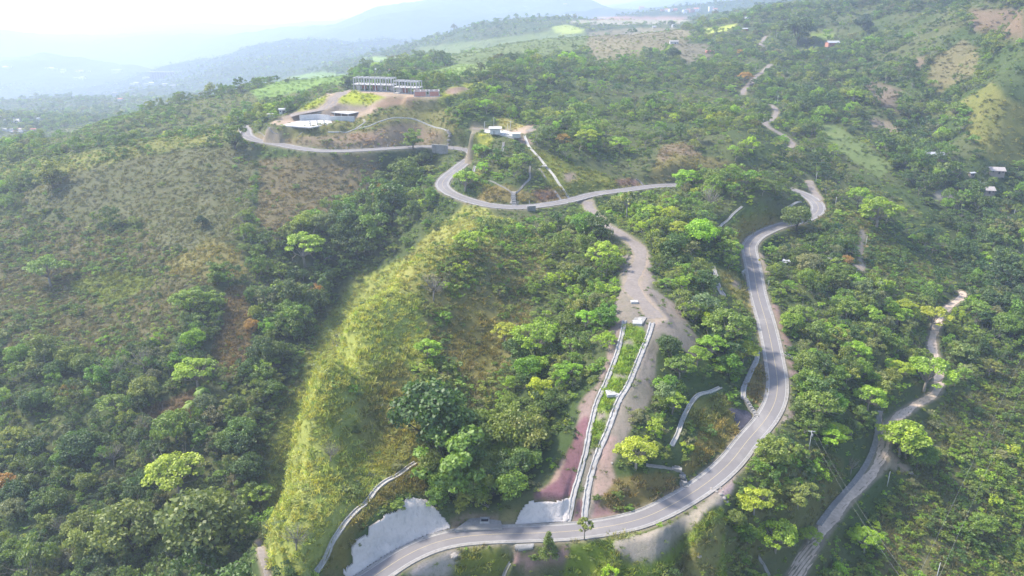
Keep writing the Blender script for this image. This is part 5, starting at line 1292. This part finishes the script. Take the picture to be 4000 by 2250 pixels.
SHRUBS = [(1000, 1165, 34, 'pale', 'grey-green shrub beside the upper end of the spur drain'), (887, 1222, 52, 'mid', 'grey-green shrub left of the spur drain'), (997, 1258, 46, 'green', 'leafy shrub on the upper edge of the large sprayed concrete face'),
          (895, 1072, 36, 'mid', 'small dark shrub in the bright grass of the spur'), (903, 1364, 18, 'mid', 'tiny shrub growing on the large sprayed concrete face'), (1500, 1246, 24, 'mid', 'dark shrub right of the lower end of the right chute'), (1553, 1237, 36, 'mid', 'shrub in the brown grass above the lower road'),
          (1580, 1272, 30, 'green', 'lower shrub in the brown grass above the lower road'), (1345, 1393, 30, 'mid', 'small shrub left of the cone-shaped tree'), (1605, 1035, 56, 'pale', 'feathery grey-green shrub beside the bare soil strip'), (1535, 835, 42, 'green', 'spiky green shrub left of the upper end of the left chute')]
for u, v, dpx, col, lb in SHRUBS:
    p = hit(u, v + dpx * .3); d = math.hypot(p[1], p[2]); R = dpx / 2 / FPX * d
    plant_tree('loose', p - np.array((0, 0, R * .5)), R, col, lb, 'shrubs standing out on open ground', 'shrub', .7); TP.append((p[0], p[1], R))

# ------------------------------------------------------------------ plants: scattered
vis_run = run
def sample(N):
    tx = rng.uniform(-.9, .9, N); ly = rng.uniform(math.log(130), math.log(4600), N)
    y = np.exp(ly); x = tx * y; z = hgt(x, y)
    i = np.clip(((tx + TXM) / (2 * TXM) * (NX - 1)).round().astype(int), 0, NX - 1); j = np.clip(((ly - LYS[0]) / (LYS[-1] - LYS[0]) * (NY - 1)).round().astype(int), 0, NY - 1)
    area = y * y * (1.8 * (math.log(4600) - math.log(130))) / N      # m2 each candidate stands for
    u, v = to_px(x, y, z)
    ok = (u > -160) & (u < W0 + 160) & (v < 1560) & (v > -60)
    ok &= (z / y + 14.0 / y) >= vis_run[j, i]
    return x, y, z, i, j, area, u, v, ok
x, y, z, i, j, area, u, v, ok = sample(420000)
cls6 = CLS[j, i] == 6; cls = np.where(cls6, 0, CLS[j, i]); dr = D_road[j, i]; dt = D_track[j, i]; dd = D_drain[j, i]; pm = PM[j, i]
patchn = fbm(x, y, 38, 3, 91); patchn2 = fbm(x, y, 90, 3, 95)
# target spacing (m2 per plant)
dens = np.zeros(len(x))
sh = 1.0 / (6.0 + (y / 400) ** 1.6 * 8)
dens = np.select([cls == 0, cls == 4, cls == 2, cls == 1, cls == 5, cls == 3], [sh, sh * 1.4, sh * .24, sh * .07, sh * .20, sh * .01])
dens *= np.where(cls == 0, np.clip(1.05 + patchn * .55, .3, 1.4), 1) * np.where((cls == 2) | (cls == 5) | (cls == 1), np.clip(.35 + patchn * 5, .03, 4), np.where(cls == 4, np.clip(.85 + patchn * 2.2, .15, 2), 1))
far_open = smooth((y - 650) / 500) * (cls == 0) * (u < 1900) * smooth((patchn2 + .05) * 4)
dens *= 1 - .75 * far_open
dens *= np.where((cls == 0) & ~cls6 & (u > 1450) & (y > 300), np.clip(1.0 + patchn2 * 2.6, .15, 1.5), 1)
ok &= rng.random(len(x)) < dens * area
size = np.where(cls == 0, rng.gamma(3.2, .52, len(x)) + .45, rng.gamma(4, .24, len(x)) * np.where(cls == 4, 1.3, 1) + .4) * (1 + .25 * smooth((y - 500) / 900)) * np.where(cls6, 1.45, 1)
# shrubs keep small next to open ground
lim = np.minimum.reduce([dr - 4.6, dt - .2, dd - 1.0]); ok &= lim > .3
size = np.minimum(size, np.maximum(.5, lim * .8)); ok &= ~pm
dep = np.maximum(.2, -z / y)
def at_(xx, yy):
    return (np.clip(((np.log(yy) - LYS[0]) / (LYS[-1] - LYS[0]) * (NY - 1)).round().astype(int), 0, NY - 1), np.clip(((xx / yy + TXM) / (2 * TXM) * (NX - 1)).round().astype(int), 0, NX - 1))
for q_ in (.6, 1.2, 2.0, 3.0):
    off = np.minimum(q_ * np.maximum(size, .7) / dep, 18); jj_, ii_ = at_(x * (1 + off / y), y + off)
    op = (CLS[jj_, ii_] == 3) | (D_road[jj_, ii_] < 5.2) | (D_track[jj_, ii_] < .4) | PM[jj_, ii_] | (D_drain[jj_, ii_] < .9)
    js_, is_ = at_(x + off * .5 + size * .6, y + off * .6); op |= (CLS[js_, is_] == 3) & (u < 1500)
    op &= ~((u > 1715) & (u < 1990) & (v > 430) & (v < 540))
    rdo = op & ((D_road[jj_, ii_] < 5.2)) & (u < 1130); size = np.where(rdo, np.minimum(size, 1.7), size); op &= ~rdo
    size = np.where(op, np.minimum(size, .55 + .3 * rng.random(len(size))), size)
for xx, yy, ww in HP + [(pump_c[0], pump_c[1], 16), (sch_a[0], sch_a[1] + 4, 44), (sch_b[0], sch_b[1] + 4, 30), (sch_c[0], sch_c[1] + 4, 30), (hc[0], hc[1], 34), (cb[0], cb[1], 13)]:
    ok &= np.hypot(x - xx, y - yy + ww * .25) > ww * .55
for xx, yy, R in TP:
    ok &= np.hypot(x - xx, y - yy) > R * .55
# keep clear in front of low things (their lower side, seen from above)
ok &= ~((u > 1335) & (u < 1440) & (v > 1130) & (v < 1275) & (size > .9))
SEL = np.nonzero(ok)[0]; cls6 = cls6[SEL]
x, y, z, u, v, cls, size, lim, pn, pn2 = [a_[SEL] for a_ in (x, y, z, u, v, cls, size, lim, patchn, patchn2)]
tall = (cls == 0) & (size > 2.6) & (lim > 4.5)
# colour mix
NP = len(x)
pal_names = ['dark', 'mid', 'green', 'olive', 'bright', 'yellow', 'pale', 'grey', 'brown', 'orange', 'blue']
W = np.zeros((NP, len(pal_names)))
def setw(mask, w):
    for k_, val_ in w.items(): W[mask, pal_names.index(k_)] = val_
left = (u < 1000) & (v > 380)
setw(np.ones(NP, bool), dict(dark=.17, mid=.30, green=.16, olive=.20, bright=.05, yellow=.015, pale=.05, grey=.05, brown=.008, orange=.0008))
setw(left, dict(dark=.27, mid=.30, green=.11, olive=.17, bright=.014, yellow=.003, pale=.05, grey=.05, brown=.02, orange=.001))
setw((u > 1480) & (v > 380) & (u < 2300), dict(dark=.13, mid=.28, green=.22, olive=.20, bright=.13, yellow=.04))
setw((u > 1900) & (v < 700), dict(dark=.34, mid=.32, green=.10, olive=.14, bright=.02, blue=.12, yellow=.003))
setw((cls == 2) | (cls == 1), dict(dark=.10, mid=.3, green=.12, olive=.25, bright=.02, pale=.12, grey=.10, brown=.10))
setw(cls6, dict(dark=.42, mid=.32, green=.10, olive=.08, bright=.02, yellow=.004, pale=.03, grey=.02, brown=.01))
W[:, 4:6] *= np.clip(1 + pn * 2.5, .1, 3)[:, None]; W[:, 0] *= np.clip(1 - pn * 1.5, .2, 2)
W /= W.sum(1)[:, None]
cum = np.cumsum(W, 1); pick = (rng.random(NP)[:, None] > cum).sum(1).clip(0, len(pal_names) - 1)
PC = np.array([PAL[k_] for k_ in pal_names]) * np.array((1.17, 1.12, .76))
tn = np.clip(fbm(x, y, 70, 3, 201) * .9 + .5, 0, 1)[:, None]
tint = PC[pick] * (np.array((.74, .92, .95)) * (1 - tn) + np.array((1.08, 1.12, .82)) * tn) * rng.uniform(.86, 1.16, NP)[:, None] * np.stack([rng.uniform(.9, 1.12, NP), np.ones(NP), rng.uniform(.85, 1.2, NP)], 1)
tint[(u < 1000) & (v > 850) & (cls == 0)] *= .86
# the largest-looking ones become trees of their own
infr = (u > 10) & (u < W0 - 10) & (v > 0) & (v < 1440) & tall & ((z + 2) / y >= vis_run[np.clip(((np.log(y) - LYS[0]) / (LYS[-1] - LYS[0]) * (NY - 1)).round().astype(int), 0, NY - 1), np.clip(((x / y + TXM) / (2 * TXM) * (NX - 1)).round().astype(int), 0, NX - 1)])
order = np.nonzero(infr)[0]; order = order[np.argsort(-(size[order] * 1.3 / y[order]))]
N_AUTO = 300 - n_hand
chosen = []
grid = {}
for q in order:
    key = (int(u[q] // 34), int(v[q] // 28))
    if any((key[0] + a_, key[1] + b__) in grid for a_ in (-1, 0, 1) for b__ in (-1, 0, 1) if (a_, b__) == (0, 0)): continue
    grid[key] = 1; chosen.append(q)
    if len(chosen) >= N_AUTO: break
WORD = {'dark': 'dark green', 'mid': 'medium green', 'green': 'light green', 'olive': 'olive', 'bright': 'bright green', 'yellow': 'yellow-green', 'pale': 'pale grey-green', 'grey': 'greyish', 'brown': 'brownish', 'orange': 'orange-tinged', 'blue': 'bluish dark'}
PLACE = [(l_[0], l_[1], l_[2]) for l_ in [
 (500, 930, 'the bright spreading tree on the left slope'), (455, 1185, 'the yellow-crowned tree at lower left'), (332, 1330, 'the giant olive tree'), (535, 1310, 'the widest giant tree'), (1345, 845, 'the yellow-green tree of the central basin'),
 (1600, 1135, 'the vivid tree between chute and road'), (1185, 605, 'the bright tree at the spur top'), (1520, 635, 'the bright tree by the dirt track'), (768, 620, 'the spreading tree over the dark gully'), (800, 733, 'the round orange-brown tree'), (637, 817, 'the small orange tree'),
 (1345, 1095, 'the tall olive tree by the red bank'), (1285, 1215, 'the vine-covered tree'), (1090, 1105, 'the yellow-olive tree'), (1820, 815, 'the broad tree left of the straight road'), (1710, 915, 'the rounded tree by the dirt apron'), (1682, 868, 'the dark dense tree by the apron'),
 (2052, 1015, 'the broad tree right of the big bend'), (2323, 934, 'the broad tree over the valley track'), (2262, 1095, 'the large bright tree at the track'), (1896, 1255, 'the vivid yellow tree by the verge'), (1950, 1340, 'the bright tree near the bottom edge'), (2470, 1315, 'the lone light tree at lower right'),
 (2487, 922, 'the pale yellow tree at right'), (2002, 545, 'the dome tree between the bends'), (2068, 655, 'the white-walled house'), (2197, 752, 'the pale bushy tree'), (2340, 795, 'the yellow-green tree on the upper track'), (2205, 530, 'the wide bright trees by the upper bend'), (2486, 742, 'the yellowish tree at the track top'),
 (2036, 1100, 'the crossarm power pole'), (2350, 395, 'the long low farmhouse'), (1478, 345, 'the largest yellow tree of the central woods'), (1700, 575, 'the yellow tree of the grove'), (1170, 452, 'the tree inside the hairpin'), (1245, 330, 'the pump house'), (128, 675, 'the wide tree on the shaded slope'), (288, 1015, 'the flat light tree by the clearing'),
 (445, 1070, 'the rounded tree below the clearing'), (655, 1240, 'the bright tree at the spur foot'), (598, 1205, 'the brown-leaved tree'), (16, 1215, 'the orange-brown tree at the left edge'), (8, 995, 'the bright tree at the left edge'), (1220, 1300, 'the culvert basin'), (1980, 940, 'the outlet at the bend'), (2130, 670, 'the footpath clearing'),
 (590, 345, 'the dense tree at the road end'), (1700, 1150, 'the worn curving drain'), (1560, 530, 'the thin pale-trunked tree'), (555, 682, 'the pale bushy tree by the rounded meadow'), (135, 435, 'the hazy tree on the left ridge'), (1910, 657, 'the yellow road sign'), (2290, 1180, 'the wide bend of the valley track')]]
def label_for(u_, v_, colour, rad, used):
    size_w = 'big' if rad > 4.6 else ('small' if rad < 3.3 else 'mid-sized')
    ds = sorted(PLACE, key=lambda l_: (l_[0] - u_) ** 2 + (l_[1] - v_) ** 2)
    for l_ in ds[:3]:
        dx, dy = u_ - l_[0], v_ - l_[1]; dist_ = math.hypot(dx, dy)
        ang = math.degrees(math.atan2(-dy, dx)) % 360
        dr_ = ['right of', 'above-right of', 'above', 'above-left of', 'left of', 'below-left of', 'below', 'below-right of'][int((ang + 22.5) // 45) % 8]
        for far_ in ((['close ', 'just '] if dist_ < 60 else (['slightly ', 'somewhat '] if dist_ < 120 else (['fairly far ', 'farther '] if dist_ < 220 else ['far ', 'well '])))):
            lb = f'{size_w} {colour} tree {far_}{dr_} {l_[2]}'
            if lb not in used: used.add(lb); return lb
    for extra in ('leafy', 'bushy', 'dense', 'rounded', 'spreading', 'ragged', 'full-crowned', 'uneven'):
        lb = f'{size_w} {extra} {colour} tree {dr_} {ds[0][2]}'
        if lb not in used: used.add(lb); return lb
    return lb
used_labels = set()
for q in chosen:
    R = size[q] * 1.32; col = tuple(tint[q]); cn = pal_names[pick[q]]
    kd = 'airy' if cn in ('bright', 'yellow') and rng.random() < .8 else ('dome' if rng.random() < .45 else 'loose')
    if cn in ('grey', 'brown') and rng.random() < .6: kd = 'bare'
    region = 'trees of the left valley woods' if u[q] < 1050 else ('trees of the central basin and spur' if u[q] < 1560 else 'trees of the right-hand slopes')
    plant_tree(kd, (x[q], y[q], z[q]), R, col, label_for(u[q], v[q], WORD[cn], R, used_labels), region)
keep = np.ones(NP, bool); keep[chosen] = False
# scattered shapes, kept outside the scene and instanced
lib_t = bpy.data.collections.new('woodland_shapes'); lib_s = bpy.data.collections.new('undergrowth_shapes'); lib_g = bpy.data.collections.new('grass_shapes')
def low_shape(coll, nm, seed, shape, R, Hc, z0, ncl, nleaf, leaf, trunk=True):
    r = np.random.default_rng(seed); C, Rd = clumps(r, ncl, R, Hc, z0, shape); per = [max(3, int(nleaf * (q ** 2) / sum(x_ ** 2 for x_ in Rd))) for q in Rd]
    V, F_, LV = leaf_cloud(r, C, Rd, per, leaf, .75, .45)
    if trunk:
        tb = limbs(r, C, z0 + Hc * .2, .04, 4); V2 = np.array(tb.v); nb = len(V)
        me = bpy.data.meshes.new(nm); me.from_pydata([tuple(p_) for p_ in V] + [tuple(p_) for p_ in V2], [], [tuple(f_) for f_ in F_] + [tuple(nb + k_ for k_ in f_) for f_ in tb.f])
        me.materials.append(M['leaf_i']); me.materials.append(M['pale_bark'])
        for k_, p_ in enumerate(me.polygons):
            if k_ >= len(F_): p_.material_index = 1
        me.update(); LV = np.concatenate([LV, np.zeros(len(me.polygons) - len(F_))])
    else: me = mesh_np(nm, V, F_, M['leaf_i'])
    a_ = me.attributes.new('lv', 'FLOAT', 'FACE'); a_.data.foreach_set('value', LV.astype(np.float32))
    o = bpy.data.objects.new(nm, me); coll.objects.link(o)
for s_ in range(6): low_shape(lib_t, f'tree_shape_{s_}', 500 + s_, ['umbrella', 'dome', 'irregular'][s_ % 3], 1, [1.3, 1.7, 1.6][s_ % 3], [.35, .0, .1][s_ % 3], 18, 760, .15, True)
for s_ in range(6): low_shape(lib_s, f'shrub_shape_{s_}', 600 + s_, ['irregular', 'dome'][s_ % 2], 1, 1.3, -.15, 10, 330, .20, False)
for s_ in range(4):
    r = np.random.default_rng(700 + s_); V = []; F_ = []
    for _ in range(34):
        c_ = r.normal(0, .42, 2); a_ = r.uniform(0, 6.28); h_ = r.uniform(.25, .75); w_ = .09; l_ = r.normal(0, .28, 2)
        n0 = len(V); dx_, dy_ = math.cos(a_) * w_, math.sin(a_) * w_
        V += [(c_[0] - dx_, c_[1] - dy_, -.05), (c_[0] + dx_, c_[1] + dy_, -.05), (c_[0] + l_[0] + dx_ * .5, c_[1] + l_[1] + dy_ * .5, h_), (c_[0] + l_[0] - dx_ * .5, c_[1] + l_[1] - dy_ * .5, h_)]; F_.append((n0, n0 + 1, n0 + 2, n0 + 3))
    me = mesh_np(f'tuft_{s_}', V, F_, M['leaf_i']); at_ = me.attributes.new('lv', 'FLOAT', 'FACE'); at_.data.foreach_set('value', r.uniform(.1, .95, len(F_)).astype(np.float32))
    o = bpy.data.objects.new(f'tuft_{s_}', me); lib_g.objects.link(o)
def scatter(name, P, size_, tint_, coll, nshape, label, cat, zs=None):
    me = bpy.data.meshes.new(name); n_ = len(P); me.vertices.add(n_); me.vertices.foreach_set('co', np.asarray(P, np.float32).ravel())
    def attr(nm, ty, key, data): a_ = me.attributes.new(nm, ty, 'POINT'); a_.data.foreach_set(key, np.asarray(data).ravel())
    sc_ = np.stack([size_ * rng.uniform(.72, 1.25, n_), size_, size_ * (zs if zs is not None else rng.uniform(.8, 1.3, n_))], 1).astype(np.float32)
    attr('sc', 'FLOAT_VECTOR', 'vector', sc_); attr('tint', 'FLOAT_COLOR', 'color', np.concatenate([tint_, np.ones((n_, 1))], 1).astype(np.float32))
    attr('rt', 'FLOAT_VECTOR', 'vector', np.stack([rng.normal(0, .08, n_), rng.normal(0, .08, n_), rng.uniform(0, 6.28, n_)], 1).astype(np.float32))
    attr('ix', 'INT', 'value', rng.integers(0, nshape, n_).astype(np.int32))
    o = link(name, me); ng = bpy.data.node_groups.new(name, 'GeometryNodeTree')
    ng.interface.new_socket('Geometry', in_out='INPUT', socket_type='NodeSocketGeometry'); ng.interface.new_socket('Geometry', in_out='OUTPUT', socket_type='NodeSocketGeometry')
    gi = ng.nodes.new('NodeGroupInput'); go = ng.nodes.new('NodeGroupOutput'); ip = ng.nodes.new('GeometryNodeInstanceOnPoints'); ci = ng.nodes.new('GeometryNodeCollectionInfo')
    ci.inputs[0].default_value = coll; ci.inputs['Separate Children'].default_value = True; ci.inputs['Reset Children'].default_value = True
    def na(nm, ty):
        nd = ng.nodes.new('GeometryNodeInputNamedAttribute'); nd.data_type = ty; nd.inputs[0].default_value = nm; return nd.outputs[0]
    ip.inputs['Pick Instance'].default_value = True
    ng.links.new(gi.outputs[0], ip.inputs['Points']); ng.links.new(ci.outputs[0], ip.inputs['Instance']); ng.links.new(na('sc', 'FLOAT_VECTOR'), ip.inputs['Scale']); ng.links.new(na('ix', 'INT'), ip.inputs['Instance Index'])
    er = ng.nodes.new('FunctionNodeEulerToRotation'); ng.links.new(na('rt', 'FLOAT_VECTOR'), er.inputs[0]); ng.links.new(er.outputs[0], ip.inputs['Rotation'])
    ng.links.new(ip.outputs[0], go.inputs[0]); md = o.modifiers.new('scatter', 'NODES'); md.node_group = ng
    return tag(o, label, cat, kind='stuff')
# low grass-coloured mounds on open ground join the undergrowth
mx, my, mz, mi, mj, marea, mu, mv, mok = sample(260000)
mc = CLS[mj, mi]; mn = fbm(mx, my, 9, 3, 151)
md = np.select([mc == 1, mc == 2, mc == 4, mc == 5, (mc == 0) & (D_road[mj, mi] < 16), mc == 6, mc == 0], [.13, .06, .20, .06, .22, .16, .13], 0.0) * np.clip(.9 + mn * 1.6, .1, 2.2) * (1 - .6 * smooth((my - 350) / 350)) * np.where((mc == 2) & (mu > 1900) & (my > 450), 2.5, 1)
mlim = np.minimum.reduce([D_road[mj, mi] - 4.7, D_track[mj, mi] - .3, D_drain[mj, mi] - 1.2])
mok &= (rng.random(len(mx)) < md * marea) & (mlim > .3) & ~PM[mj, mi]
mq = np.nonzero(mok)[0]
msz = np.minimum(rng.gamma(5, .16, len(mq)) + .3, np.maximum(.4, mlim[mq])) * (1 + .3 * smooth((my[mq] - 400) / 500))
mcol = COL[mj[mq], mi[mq]]; gsel = ((mc[mq] == 0) | (mc[mq] == 4) | (mc[mq] == 6))[:, None] & (rng.random(len(mq)) < .7)[:, None]
mcol = np.where(gsel, PC[rng.integers(0, 4, len(mq))], mcol)
mt_ = mcol * rng.uniform(.95, 1.5, len(mq))[:, None] * np.where(rng.random(len(mq))[:, None] < .25, np.array((.85, .9, 1.2)), np.array((1.0, 1.04, .7)))
P3 = np.stack([x, y, z], 1)
mt = keep & tall; ms = keep & ~tall
LP3 = np.concatenate([P3[ms], np.stack([mx[mq], my[mq], mz[mq]], 1)]); LS = np.concatenate([size[ms] * 1.15, msz]); LT = np.concatenate([tint[ms], mt_])
LZ = np.concatenate([rng.uniform(.55, 1.0, int(ms.sum())), rng.uniform(.4, .75, len(mq))])
scatter('woodland', P3[mt], size[mt] * 1.25, tint[mt], lib_t, 6, 'mixed woodland covering the valley sides and hills', 'woodland')
scatter('undergrowth', LP3, LS, LT, lib_s, 6, 'low green undergrowth and scrub between the trees', 'undergrowth', LZ)
print('plants', NP, 'tall', int(mt.sum()), 'low', int(ms.sum()), 'chosen', len(chosen), 'hand', n_hand)
# grass tufts on the open ground
x, y, z, i, j, area, u, v, ok = sample(330000)
cls = CLS[j, i]; gn = fbm(x, y, 5, 3, 131)
dens = np.select([cls == 1, cls == 2, cls == 4, cls == 3], [.62, .32, .25, .035], 0.0) * np.clip(1.1 + gn * 1.3, .1, 2) * (1 - smooth((y - 380) / 250))
ok &= (rng.random(len(x)) < dens * area) & (D_road[j, i] > 4.7) & (D_track[j, i] > .3) & (D_drain[j, i] > 1.3) & ~PM[j, i]
q = np.nonzero(ok)[0]; gc = COL[j[q], i[q]] * rng.uniform(1.0, 1.8, len(q))[:, None] * np.stack([rng.uniform(.85, 1.15, len(q)), np.ones(len(q)), np.full(len(q), .8)], 1)
gc = np.where((cls[q] == 3)[:, None], np.array((.12, .17, .04)), gc)
scatter('grass', np.stack([x[q], y[q], z[q]], 1), rng.uniform(.9, 1.9, len(q)) * np.where(cls[q] == 3, .7, 1), gc, lib_g, 4, 'rough grass on the open banks and the bright spur', 'grass', rng.uniform(.5, 1.1, len(q)))
print('tufts', len(q))
# rocks on the verge
ROCKS = [(1790, 1230, .9), (1803, 1237, .7), (1812, 1243, 1.0), (1818, 1236, .6), (1822, 1253, 1.1), (1828, 1262, .8), (1812, 1228, .7), (1760, 1400, .9), (1540, 1165, .8), (2284, 1188, 1.3), (2292, 1190, 1.5), (1143, 1398, 1.8)]
for k_, (u_, v_, s_) in enumerate(ROCKS):
    r = np.random.default_rng(900 + k_); import bmesh
    bm = bmesh.new(); bmesh.ops.create_icosphere(bm, subdivisions=2, radius=s_ * .7)
    for vv in bm.verts: vv.co *= 1 + .28 * (vnoise(np.array([vv.co.x * 1.4 + k_ * 3]), np.array([vv.co.y * 1.4 + vv.co.z]), 5)[0]); vv.co.z *= .65
    me = bpy.data.meshes.new('rock'); bm.to_mesh(me); bm.free(); me.materials.append(M['rock'])
    lb = 'pale boulder on the rubble at the sandy verge end' if k_ < 7 else ['stone in the scrub below the sandy verge', 'pale rock on the bare soil beside the right chute', 'left white boulder at the wide bend of the valley track', 'right white boulder at the wide bend of the valley track', 'white boulder in grass below the lower road'][k_ - 7]
    tag(link('boulder', me, None, hit(u_, v_)), lb, 'boulder', 'boulders on the slopes')

# ------------------------------------------------------------------ haze
hz = MB().quadbox((0, 6400, (GZ.min() - 1 + max(160, GZ.max() + 60)) / 2), (27000, 13400, max(160, GZ.max() + 60) - GZ.min() + 2))
hm = bpy.data.materials.new('haze'); hm.use_nodes = True; nt = hm.node_tree; nt.nodes.remove(nt.nodes['Principled BSDF'])
pv = nt.nodes.new('ShaderNodeVolumePrincipled'); pv.inputs['Color'].default_value = (.70, .80, 1, 1); pv.inputs['Density'].default_value = HAZE_DENSITY; pv.inputs['Anisotropy'].default_value = .35
nt.links.new(pv.outputs[0], nt.nodes['Material Output'].inputs['Volume'])
hm.cycles.homogeneous_volume = True
tag(hz.build('haze', hm), kind='stuff')
